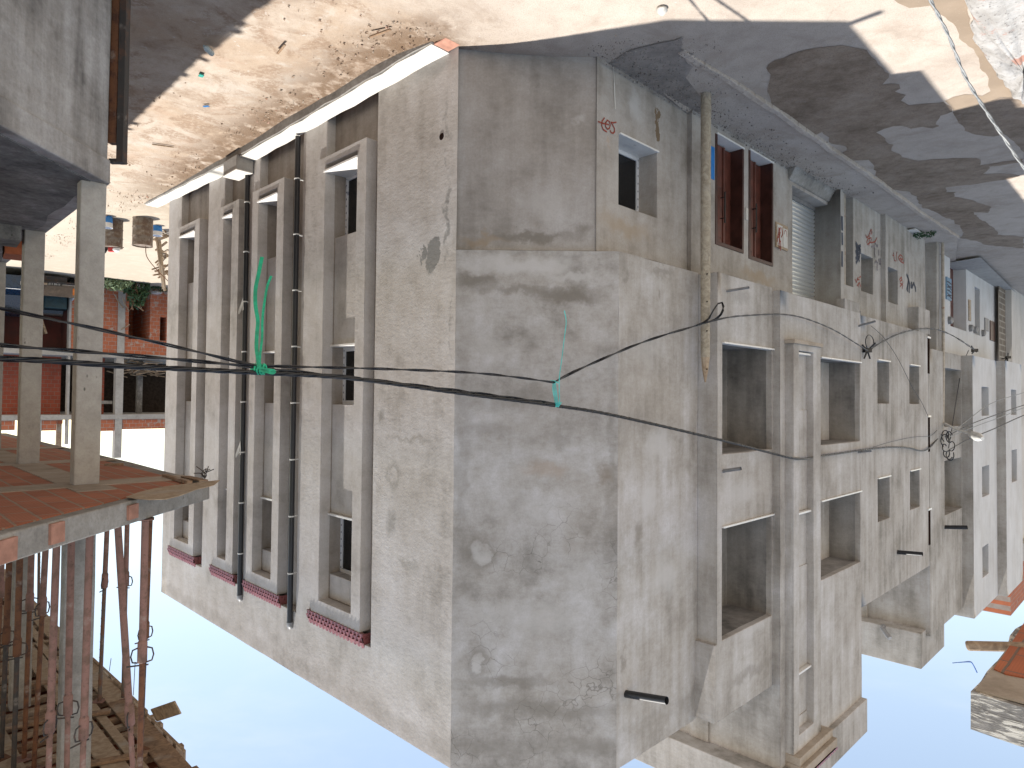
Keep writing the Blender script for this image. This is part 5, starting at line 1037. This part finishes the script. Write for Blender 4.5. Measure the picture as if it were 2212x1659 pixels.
b = MB(); b.tube(smoothp([atd(2111, 1453, 5.75), atd(2103, 1437, 5.75), atd(2096, 1429, 5.7), atd(2080, 1430, 5.6), atd(2058, 1432, 5.5)], 5), .0035, 6); b.tube(smoothp([atd(2110, 1453, 5.75), atd(2100, 1433, 5.72), atd(2092, 1430, 5.7), atd(2070, 1431, 5.6)], 5), .0035, 6); b.build('tie_wire', simple('blue_wire', (.05,.16,.5), .4), label='bent blue wire sticking out of the broken roof slab', cat='wire')

# ------------------------------------------------------------------ brick building across the end of the alley
zg = -5.75
org = G(230, 612, zg); FG = Fr((org.x, org.y, 0), (-Q, Q, 0), (-Q, -Q, 0))
bg = thing('brick_building', org, 'half-built red brick building with dark open floors across the alley end', 'building')
X4 = lambda zx: zx/5.829
Y4 = lambda zy: 683.1+zy/5.829
gu = lambda x, o=0, y=780: FG.su(x, o, y)
gzz = lambda x, y, o=0: FG.zz(x, y, o)
zf1 = (gzz(200, Y4(450)), gzz(200, Y4(510))); zf2 = (gzz(200, Y4(1240)), gzz(200, Y4(1300))); ztop2 = gzz(300, Y4(1420))
uL, uR = gu(-60), gu(360)+2.5
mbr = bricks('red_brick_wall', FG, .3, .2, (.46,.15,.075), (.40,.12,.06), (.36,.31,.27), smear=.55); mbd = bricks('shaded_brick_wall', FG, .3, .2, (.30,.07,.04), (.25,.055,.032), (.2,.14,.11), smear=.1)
def wallG(x0, x1, z0, z1, mat, nm='brick_wall', o=0, holes=()):
    b = MB(); b.wall(FG, gu(x0), gu(x1) if x1 < 360 else uR, z0, z1, o, holes, 1.0); b.box(FG, gu(x0), gu(x1) if x1 < 360 else uR, o-.2, o-.15, z0, z1) if not holes else None; return b.build(nm, mat, bg)
zdoor = gzz(300, Y4(292))
b = MB(); b.wall(FG, gu(213), uR, zg-.3, zf1[0], 0, [(gu(276), gu(322), zg-.25, zdoor, 3.0), (gu(344), gu(357.5), gzz(350, Y4(10)), gzz(350, Y4(308)), 2.5), (gu(213.5), gu(221), zg-.2, gzz(217, Y4(268)), 2.0)], 1.0); b.build('brick_wall', mbr, bg)
b = MB(); b.wall(FG, uL, gu(148), zg-.3, zf1[0], 0, [(gu(-20), gu(147), zg-.2, zf1[0]-.05, 1.6)], 1.5, back=True); b.build('garage_wall', simple('maroon_wall', (.075,.02,.016), .85, var=.3, nscale=2), bg)
b = MB(); b.box(FG, gu(147), gu(213.4), -.3, 0, zg-.3, zf1[0]); b.build('brick_wall', mbr, bg)
for nm, (z0, z1) in (('floor_beam', zf1), ('floor_beam', zf2)):
    b = MB(); b.box(FG, uL, uR, -9, .08, z0, z1); b.build(nm, M['concl'], bg, wob=.01)
for x0, x1, z0, z1 in ((252, 267.5, zg-.3, zf1[0]), (250.5, 267, zf1[1], zf2[0]), (251, 266.5, zf2[1], gzz(258, 989)), (147, 151.5, zg-.3, gzz(149, 960)), (83.5, 93, zf2[1], gzz(88, 962))):
    b = MB(); b.box(FG, gu(x0), gu(x1), -.35, .05, z0, z1); b.build('column', M['concl'], bg, wob=.01)
# first floor: brick partitions and dark rooms
b = MB(); b.box(FG, uL, uR, -8.9, -8.7, zf1[1], zf2[0]); b.box(FG, gu(268), uR, -5.2, -5.0, zf1[1], zf2[0]); b.build('back_wall', M['void'], bg)
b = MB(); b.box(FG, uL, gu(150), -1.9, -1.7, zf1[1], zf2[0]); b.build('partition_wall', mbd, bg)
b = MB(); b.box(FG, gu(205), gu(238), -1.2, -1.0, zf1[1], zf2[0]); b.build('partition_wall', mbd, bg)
b = MB(); b.box(FG, gu(323), gu(334), -2.2, -1.9, zf1[1], zf2[0]); b.build('inner_column', M['concd'], bg)
b = MB(); b.box(FG, gu(224), gu(251), -.9, -.5, gzz(238, Y4(1065)), gzz(238, Y4(1105))); b.build('concrete_lintel', M['conc'], bg)
# low parapets of the roof
b = MB(); b.box(FG, gu(268), uR, -.2, 0, zf2[1], ztop2); b.build('parapet', mbr, bg)
b = MB(); b.box(FG, gu(207), gu(250.5), -.2, 0, zf2[1], gzz(230, Y4(1445))); b.build('parapet', mbr, bg)
b = MB(); b.box(FG, gu(94), gu(125), -.2, 0, zf2[1], gzz(110, Y4(1440))); b.box(FG, gu(93.2), gu(141), -.3, -.21, zf2[1], gzz(110, Y4(1358))); b.build('parapet', mbr, bg)
b = MB(); b.box(FG, uL, gu(36), -.2, 0, zf2[1], gzz(20, Y4(1436))); b.build('parapet', mbr, bg)
b = MB(); b.box(FG, gu(129), gu(140), -.5, -.25, zf2[1], gzz(134, 966)); b.build('timber_stack', M['wood'], bg, wob=.01)
# firewood and scrap timber heaped on its first floor
b = MB(); r5 = random.Random(5)
for i in range(70):
    c = FG.p(r5.uniform(gu(270), gu(358)), r5.uniform(-2.0, -.3), zf1[1]+.08+r5.uniform(0, .75)); d = Vector((r5.uniform(-1,1), r5.uniform(-1,1), r5.uniform(-.25,.25))).normalized()*r5.uniform(.4, 1.1); b.beam(c-d/2, c+d/2, r5.uniform(.05,.13), .04)
b.build('scrap_timber', M['wood'], label='heap of grey scrap timber on the open first floor of the brick building', cat='timber', kind='stuff')
b = MB(); c = FG.p(gu(96), -1.2, gzz(96, 690, -1.2)); b.beam(c, FG.p(gu(108), -1.2, gzz(108, 722, -1.2)), .5, .1); b.build('leaning_board', M['wood'], label='broad grey board leaning in the dark garage behind the pickup', cat='board')

# creepers and bushes at its foot
M['leafd'] = simple('dark_leaf', (.030,.075,.028), .6, var=.5, nscale=40); M['leafp'] = simple('pale_leaf', (.16,.22,.12), .6, var=.5, nscale=40)
def bush(name, cx, cy, w, h, n, mat, label, hang=False, d=.35, sz=.12):
    base = G(cx, cy, zg); t_ = thing(name, base, label, 'plant'); rb = random.Random(len(name)+n); b = MB()
    for i in range(n):
        a = rb.uniform(-1, 1); e = rb.random()
        top = h*(1-.55*abs(a)**1.6)*(.75+.5*noise.noise(Vector((a*3, 1, n))))
        q = base + FG.u*(a*w) + FG.n*(rb.uniform(-d, d)+.35) + Vector((0,0,top*e))
        r1 = Vector((rb.uniform(-1,1), rb.uniform(-1,1), rb.uniform(-1,1))).normalized(); r2 = r1.cross(Vector((rb.uniform(-1,1), rb.uniform(-1,1), rb.uniform(-1,1)))).normalized(); s_ = sz*rb.uniform(.5, 1.3)
        b.poly([q-r1*s_, q+r2*s_*.4, q+r1*s_, q-r2*s_*.4])
    b.build('foliage', mat, t_); b = MB()
    for i in range(6): b.tube(smoothp([base+FG.u*w*rb.uniform(-.4,.4)+FG.n*.35, base+FG.u*w*rb.uniform(-.6,.6)+FG.n*.35+Vector((0,0,h*.5)), base+FG.u*w*rb.uniform(-.7,.7)+FG.n*.35+Vector((0,0,h*.8))], 4), .02, 5)
    b.build('stem', M['woodd'], t_)
bush('bush', 236, 604, .85, .72, 900, M['leafp'], 'pale grey-green bush at the foot of the brick pier, beside the front column')
bush('creeper', 291, 612, .55, 1.75, 900, M['leafd'], 'tall dark green creeper growing before the black doorway', d=.3, sz=.1)
bush('weed', 344, 622, .5, .3, 180, M['leafd'], 'low dark weed at the brick wall foot beside the plastered house', sz=.09)
for x0, y0, x1, y1, lab in ((241,635,262,665,'grey stick leaning on the red brick pier'), (258,640,275,672,'forked grey branch leaning by the creeper'), (275,700,258,712,'bare branch poking out high beside the dark doorway')):
    a = FG.p(gu(x0), .25, gzz(x0, y0, .25)); c = FG.p(gu(x1), .12, gzz(x1, y1, .12)); b = MB(); b.tube([a, a.lerp(c,.5)+Vector((.03,0,.03)), c], .03, 6); b.build('branch', M['wood'], label=lab, cat='branch')
b = MB(); a = FG.p(gu(224), .5, zg+.05); b.wbox(FG.p(gu(330), .4, zg+.25), .7, .3, .12, Matrix.Rotation(.7, 3, 'Z')); b.build('white_sack', M['lime'], wob=.04, label='white plastic sack lying at the brick wall foot', cat='sack')

# pickup truck seen from behind
pp = G(118, 592, zg); hd = Vector((.60, .80, 0)).normalized(); FP = Fr((pp.x, pp.y, 0), (-hd.y, hd.x, 0), tuple(-hd))    # u to the left, n to the rear
pk_ = thing('pickup_truck', pp, 'old brown pickup truck seen from behind with a wood block on its bumper', 'pickup')
gp = zg
M['pbody'] = simple('brown_car_paint', (.10,.075,.06), .4, var=.2, nscale=4, col2=(.16,.12,.09)); M['pwhite'] = simple('white_car_paint', (.62,.62,.62), .4, var=.08); M['tyre'] = simple('tyre', (.015,.015,.015), .9, var=.2); M['amber'] = simple('amber_lens', (.55,.16,.02), .25); M['pblue'] = simple('blue_van_paint', (.012,.03,.06), .3, var=.2); M['dglass'] = simple('car_glass', (.012,.022,.03), .08, var=.2, spec=.7); M['teal'] = simple('teal_sheet', (.015,.045,.055), .5, var=.3)
b = MB(); b.box(FP, -.82, .82, -2.3, .0, gp+.45, gp+.60)
for u in (-.82, .76): b.box(FP, u, u+.06, -2.3, 0, gp+.6, gp+1.08)
b.box(FP, -.82, .82, -2.3, -2.24, gp+.6, gp+1.1); b.build('load_bed', M['pwhite'], pk_, bev=.02)
b = MB(); b.box(FP, -.80, .80, -.02, .045, gp+.5, gp+1.06); b.box(FP, -.6, .6, .045, .055, gp+.74, gp+.98); tg = b.build('tailgate', M['pbody'], pk_, bev=.015)
b = MB(); b.box(FP, -.30, .30, .07, .085, gp+.42, gp+.56); npl = b.build('number_plate', simple('plate_black', (.03,.028,.025), .5), pk_)
cu = bpy.data.curves.new('plate_text', 'FONT'); cu.body = '1110 117'; cu.size = .125; cu.align_x = 'CENTER'; cu.extrude = .002
to = bpy.data.objects.new('plate_text', cu); COL.objects.link(to); 
dg = bpy.context.evaluated_depsgraph_get(); me = bpy.data.meshes.new_from_object(to.evaluated_get(dg)); bpy.data.objects.remove(to); 
ld = bpy.data.objects.new('plate_digits', me); COL.objects.link(ld); me.materials.append(M['marble']); ld.parent = npl
Rm = Matrix.Identity(4); 
for j, a in enumerate((-FP.u, Vector((0,0,1)), FP.n)):
    for i_ in range(3): Rm[i_][j] = a[i_]
ld.matrix_local = Matrix.Translation(FP.p(0, .088, gp+.445) - BASE[pk_.name]) @ Rm
b = MB(); b.box(FP, -.86, .86, .0, .14, gp+.36, gp+.44); b.box(FP, -.5, .5, .0, .06, gp+.1, gp+.36); b.build('rear_bumper', M['rustd'], pk_, bev=.02)
for u in (-.82, .73): b = MB(); b.box(FP, u, u+.09, .046, .075, gp+.62, gp+.94); b.build('tail_light', M['amber'], pk_, bev=.01)
b = MB(); P = [(-2.35,.5),(-2.35,1.1),(-2.55,1.72),(-3.7,1.75),(-4.25,1.15),(-5.2,1.0),(-5.25,.5)]
for s_ in (0,): 
    L_ = [FP.p(.8, o, gp+z) for o, z in P]; R_ = [FP.p(-.8, o, gp+z) for o, z in P]; b.poly(L_); b.poly(R_)
    for i in range(len(P)): j = (i+1) % len(P); b.quad(L_[i], L_[j], R_[j], R_[i])
b.build('cab', M['pbody'], pk_, bev=.04)
b = MB(); b.poly([FP.p(.68,-2.36,gp+1.16), FP.p(-.68,-2.36,gp+1.16), FP.p(-.62,-2.51,gp+1.62), FP.p(.62,-2.51,gp+1.62)]); b.build('rear_window', M['dglass'], pk_)
for u in (-.74, .74):
    for o in (-.75, -4.2):
        b = MB(); b.lathe(FP.p(u, o, gp+.33), [(.19, -.1), (.33, -.09), (.33, .09), (.19, .1)], 18, Matrix.Rotation(math.radians(90), 3, FP.n)); w = b.build('wheel', M['tyre'], pk_, smooth=40)
        b = MB(); b.lathe(FP.p(u, o, gp+.33), [(.18, -.11), (.19, .11)], 12, Matrix.Rotation(math.radians(90), 3, FP.n)); b.build('rim', M['gpipe'], w)
b = MB(); b.wbox(FP.p(-.55, .1, gp+.52), .55, .16, .1, Matrix.Rotation(math.atan2(FP.u.y, FP.u.x)+.05, 3, 'Z')); b.build('wood_block', M['woodp'], bev=.01, label='pale wood block resting on the bumper of the pickup', cat='wood block')
b = MB(); b.box(FP, -.35, .6, -2.2, -1.2, gp+.62, gp+1.5); b.build('tool_chest', M['teal'], bev=.05, label='dark teal chest loaded in the bed of the pickup', cat='chest')
# blue van parked next to it
vp = G(22, 588, zg); hv = Vector((-.5, -.86, 0)).normalized(); FV = Fr((vp.x, vp.y, 0), (-hv.y, hv.x, 0), tuple(hv))
vn = thing('blue_van', vp, 'dark blue van parked behind the second column, windscreen showing', 'van')
P = [(-2.2,.35),(-2.2,1.75),(-2.0,1.9),(.1,1.9),(.95,1.15),(1.7,.95),(1.75,.35)]; b = MB(); L_ = [FV.p(.85, o, gp+z) for o, z in P]; R_ = [FV.p(-.85, o, gp+z) for o, z in P]; b.poly(L_); b.poly(R_)
for i in range(len(P)): j = (i+1) % len(P); b.quad(L_[i], L_[j], R_[j], R_[i])
b.build('body', M['pblue'], vn, bev=.05)
b = MB(); b.poly([FV.p(.74,.18,gp+1.84), FV.p(-.74,.18,gp+1.84), FV.p(-.78,.96,gp+1.17), FV.p(.78,.96,gp+1.17)]); b.build('windscreen', M['dglass'], vn)
b = MB(); b.box(FV, -.8, .8, 1.0, 1.7, gp+.962, gp+.975); b.build('bonnet', M['pwhite'], vn, bev=.02)
for u in (-.86, .86):
    b = MB(); b.poly([FV.p(u*1.003, -.6, gp+1.2), FV.p(u*1.003, .75, gp+1.2), FV.p(u*1.003, .05, gp+1.8), FV.p(u*1.003, -.6, gp+1.8)]); b.build('side_window', M['dglass'], vn)
    for o in (-1.5, 1.1):
        b = MB(); b.lathe(FV.p(u*.95, o, gp+.31), [(.18, -.1), (.31, -.09), (.31, .09), (.18, .1)], 18, Matrix.Rotation(math.radians(90), 3, FV.n)); b.build('wheel', M['tyre'], vn, smooth=40)
    b = MB(); b.box(FV, u*.8-.1, u*.8+.1, 1.74, 1.765, gp+.62, gp+.78); b.build('headlight', M['clip'], vn, bev=.01)

# ------------------------------------------------------------------ drums, buckets and scrap in the alley
M['drum'] = rusty('mortar_caked_drum', (.20,.165,.13), (.13,.085,.06), .5)
def drum(cx, cy, label):
    c = G(cx, cy, gz(*G(cx, cy, -5.65)[:2])); t_ = thing('oil_drum', c, label, 'drum', 'oil drums in the alley')
    b = MB(); b.lathe(c, [(.29,0),(.295,.02),(.285,.03),(.285,.28),(.298,.30),(.285,.32),(.285,.57),(.298,.59),(.285,.61),(.285,.85),(.297,.88),(.28,.88),(.275,.84)], 28); b.build('shell', M['drum'], t_, smooth=50)
    b = MB(); b.lathe(c, [(.277,.78),(.277,.785)], 24); b.build('contents', M['concd'], t_); return c
c1_ = drum(309, 471, 'mortar-caked steel drum with an open rim, nearer the plastered house'); c2_ = drum(244, 475, 'rusty brown steel drum behind the white and blue paint pail')
M['pail'] = simple('white_pail', (.62,.63,.64), .4, var=.08)
def pail(cx, cy, label, hgt=.38, r=.155):
    c = G(cx, cy, gz(*G(cx, cy, -5.65)[:2])); t_ = thing('paint_pail', c, label, 'pail', 'paint pails in the alley')
    b = MB(); b.lathe(c, [(r*.88,0),(r,hgt),(r*.9,hgt),(r*.8,.05)], 20); b.build('bucket', M['pail'], t_, smooth=40)
    b = MB(); b.lathe(c, [(r*.885+.002,.02),(r*.96+.002,hgt*.6)], 20); b.build('printed_band', M['bluesign'], t_, smooth=40); return c
pail(232, 466, 'white and blue paint pail standing before the rusty drum'); pail(340, 487, 'paint pail half hidden behind the mortar-caked drum', .34)
q = c2_ + Vector((.0,-.0,.88)); b = MB(); b.tube([q+Vector((.42,-.15,.02)), q+Vector((-.42,-.1,.02))], .012, 6); b.build('iron_bar', M['rustd'], label='thin iron bar laid across the rusty drum', cat='bar')
b = MB(); b.wbox(q+Vector((-.05,-.1,.09)), .2, .1, .13); b.build('red_box', simple('red_card', (.5,.03,.03), .6), bev=.008, label='small red box on top of the rusty drum', cat='box')
b = MB(); b.lathe(q+Vector((-.18,-.1,.03)), [(.02,0),(.1,.02),(.11,.07),(.09,.11),(.03,.14)], 12); b.build('white_cloth', M['pail'], smooth=60, wob=.02, label='crumpled white bag on the end of the rusty drum', cat='bag')
b = MB(); b.tube(smoothp([q+Vector((.12,-.1,.04)), q+Vector((.17,-.1,.14)), q+Vector((.22,-.1,.2)), q+Vector((.25,-.1,.3))], 4), [.05]*12+[.07], 8); b.build('black_glove', M['tyre'], smooth=60, label='black glove propped on the rusty drum', cat='glove')
b = MB(); a = c1_+Vector((-.05,.1,.86)); b.tube(smoothp([a, a+Vector((-.05,.0,.35)), a+Vector((-.3,.2,.75)), a+Vector((-.55,.4,1.05))], 5), .012, 6); b.build('bent_rebar', M['rust'], label='thin bent rebar rising out of the mortar-caked drum', cat='rebar')
for (xa, ya, xb, yb, lab) in ((338,508,353,624,'long pale pole of the scrap trestle by the house end'), (345,520,356,628,'second pole of the trestle, thinner and darker'), (336,520,360,511,'short pale crosspiece lying over the trestle poles'), (356,470,357,500,'upright brown stake beside the plinth end')):
    d = 22.5; b = MB(); b.tube([atd(xa, ya, d), atd((xa+xb)/2, (ya+yb)/2, d-.05), atd(xb, yb, d+.2)], .045, 7); b.build('timber_pole', M['woodp'], wob=.01, label=lab, cat='pole')
b = MB()
for i in range(26):
    c = atd(350+r5.uniform(-9,8), r5.uniform(478,600), 23+r5.uniform(-.6,.6)); d = Vector((r5.uniform(-1,1), r5.uniform(-1,1), r5.uniform(-.7,.7))).normalized()*r5.uniform(.2,.7); b.beam(c-d/2, c+d/2, .07, .05)
b.build('scrap_heap', M['wood'], label='jumbled heap of scrap wood and bars at the house end', cat='scrap', kind='stuff')

# ------------------------------------------------------------------ rubble, gravel and litter on the ground
def stones(name, n, fpos, smin, smax, mat, label, seed):
    r_ = random.Random(seed); b = MB()
    for i in range(n):
        x, y, z = fpos(r_); s_ = smin*(smax/smin)**(r_.random()**2.2); c = Vector((x, y, z+s_*.25)); R_ = Matrix.Rotation(r_.uniform(0,6), 3, Vector((r_.uniform(-1,1), r_.uniform(-1,1), r_.uniform(-1,1))).normalized())
        pts = [c + R_ @ Vector(v)*s_*r_.uniform(.7,1.1) for v in ((.6,0,0),(-.5,.35,.05),(-.45,-.4,0),(0,.1,.5),(.1,-.05,-.4))]; i0 = len(b.v); b.v += pts
        for f in ((0,1,3),(1,2,3),(2,0,3),(1,0,4),(2,1,4),(0,2,4)): b.f.append(tuple(i0+q for q in f))
    return b.build(name, mat, label=label, cat='rubble', kind='stuff')
def pa(r_):
    while 1:
        u = r_.uniform(-.2, 26); v = .4+abs(r_.gauss(0, .8)) if r_.random() < .6 else r_.uniform(.4, 5.5); q = FA.p(u, v, 0)
        if noise.noise(q*.9) + .6*noise.noise(q*2.7) > (.25 if v > 1.2 else -.1) + r_.uniform(-.25, .2): break
    return q.x, q.y, gz(q.x, q.y)+Z0+.012
m, t, bs = newmat('rubble_bits'); k = NT(t); p = k.pos(); c = k.ramp(k.vor(p, 4, 'F1', 'Color'), [(0, (.20,.13,.09)), (.4, (.33,.24,.175)), (.7, (.44,.37,.30)), (.9, (.34,.17,.11)), (1, (.6,.56,.5))]); t.links.new(c, bs.inputs['Base Color']); bs.inputs['Roughness'].default_value = .95; M['rubble'] = m
stones('rubble', 3000, pa, .007, .06, m, 'brown broken rubble strewn along the earth alley', 1)
def pb_(r_):
    u = r_.uniform(-.6, 9.5); v = GO + abs(r_.gauss(0, .35))+.02; q = FB.p(u, v, 0); return q.x, q.y, Z0-5.125
m, t, bs = newmat('grey_gravel'); k = NT(t); p = k.pos(); c = k.ramp(k.vor(p, 9, 'F1', 'Color'), [(0, (.07,.06,.055)), (.5, (.20,.18,.165)), (.85, (.30,.28,.26)), (1, (.5,.48,.46))]); t.links.new(c, bs.inputs['Base Color']); bs.inputs['Roughness'].default_value = .95
stones('gravel', 2600, pb_, .008, .045, m, 'dark gravel and mortar crumbs along the shop wall foot', 2)
def pc_(r_):
    q = G(1318+r_.random()*240, 80+r_.random()*170, -5.12); return q.x, q.y, q.z
stones('gravel', 1500, pc_, .006, .03, m, 'loose grey gravel spread at the foot of the cut-off corner', 3)
# white rubble bank at the street edge
rb_ = [(2092,-90),(2092,5),(2095,60),(2106,90),(2128,118),(2150,150),(2176,185),(2196,208),(2225,235),(2330,330),(2500,100),(2400,-90)]
m, t, bs = newmat('white_rubble_bank'); k = NT(t); p = k.pos(); n2 = k.noise(p, 3, 7, .7); n3 = k.noise(p, 18, 5, .75)
c = k.mix(k.map(n2, .35, .65), (.36,.345,.33), (.50,.49,.48)); c = k.mix(k.map(n3, .56, .66, 0, .9), c, (.13,.12,.11)); c = k.mix(k.map(k.noise(p, 1.7, 5, .65), .58, .66, 0, .8), c, (.42,.20,.14)); t.links.new(c, bs.inputs['Base Color']); bs.inputs['Roughness'].default_value = .95; k.bump(k.math('ADD', n2, k.math('MULTIPLY', n3, .5)), bs, 1, .06)
P = [G(x, y, -5.19) for x, y in rb_]; b = MB(); cen = sum(P, Vector())/len(P); R_ = []
for i, a in enumerate(P):
    c = P[(i+1) % len(P)]; n = max(1, int((c-a).length/.1))
    for q in range(n): e = a.lerp(c, q/n); R_.append(e+Vector((noise.noise(e*5), noise.noise(e*5+Vector((9,9,9))), 0))*.06)
rings = [[q.lerp(cen, f_)+Vector((0,0,h_*(1+.6*noise.noise(q*1.3)))) for q in R_] for f_, h_ in ((0,0),(.06,.07),(.16,.12),(.32,.16),(.6,.2),(.97,.2))]
for A_, B_ in zip(rings, rings[1:]):
    for i in range(len(A_)): j = (i+1) % len(A_); b.quad(A_[i], A_[j], B_[j], B_[i])
b.build('rubble_bank', m, kind='structure', wob=.03, smooth=60, loc=(0,0,0)); M['bank'] = m
# single pieces of litter
def bit(name, x, y, dims, rz, mat, label, cat, z=None, wob=.0):
    g = G(x, y, -5.2); zz = gz(g.x, g.y); q = G(x, y, zz)+Vector((0,0,.03)); 
    if z is not None: q = G(x, y, z)
    b = MB(); b.wbox(q+Vector((0,0,dims[2]/2)), *dims, Matrix.Rotation(rz, 3, 'Z')); return b.build(name, mat, wob=wob, bev=min(dims)*.2, label=label, cat=cat)
q = G(450, 101, -5.4); b = MB(); b.lathe(q+Vector((0,0,.05)), [(.0,-.12),(.045,-.12),(.048,-.05),(.044,.0),(.048,.05),(.03,.1),(.018,.12),(.018,.14)], 12, Matrix.Rotation(math.radians(85), 3, 'X')); b.build('plastic_bottle', simple('frosted_plastic', (.42,.5,.52), .3), smooth=50, label='crushed pale plastic bottle on the shaded earth', cat='bottle')
q = G(1428, 17, -5.2); b = MB(); b.lathe(q, [(.02,0),(.07,.015),(.08,.04),(.05,.07),(.02,.09)], 12); b.build('white_bag', M['lime'], wob=.03, smooth=60, label='crumpled white plastic bag on the sunny street', cat='bag')
for x, y, L, rz, mt, lab in ((608,101,.34,.9,'woodd','thin dark stick on the sunny earth near the plinth end'), (352,311,.42,2.75,'wood','grey batten at the edge of the shadow in the alley'), (822,66,.4,.55,'woodd','bent brown lath near the hollow brick plinth end')):
    bit('stick', x, y, (L, .035, .025), rz, M[mt], lab, 'stick', wob=.01)
bit('blue_rag', 444, 224, (.11, .05, .015), .3, M['bluesign'], 'small bright blue scrap on the sunny earth', 'scrap', wob=.02)
bit('blue_rag', 434, 158, (.10, .07, .02), .9, simple('teal_rag', (.02,.3,.25), .6), 'tiny teal scrap in the alley shadow', 'scrap', wob=.02)
for x, y, lab in ((1960,503,'torn white paper litter by the row house wall'), (1976,500,'longer strip of white litter next to the green weed')): bit('litter', x, y, (.7, .22, .03), 2.4, M['lime'], lab, 'litter', z=-5.1, wob=.06)
base = G(1990, 503, -5.12); t_ = thing('green_weed', base, 'small dark green weed in the gutter before the concrete pole', 'plant'); b = MB()
for i in range(160):
    q = base+Vector((r5.uniform(-.32,.32), r5.uniform(-.25,.25), r5.uniform(0,.12))); r1 = Vector((r5.uniform(-1,1), r5.uniform(-1,1), r5.uniform(-1,1))).normalized(); r2 = r1.orthogonal().normalized(); b.poly([q-r1*.05, q+r2*.02, q+r1*.05, q-r2*.02])
b.build('foliage', M['leafd'], t_)
b = MB(); b.tube([base+Vector((0,0,-.02)), base+Vector((.05,0,.15))], .012, 5); b.build('stem', M['leafd'], t_)
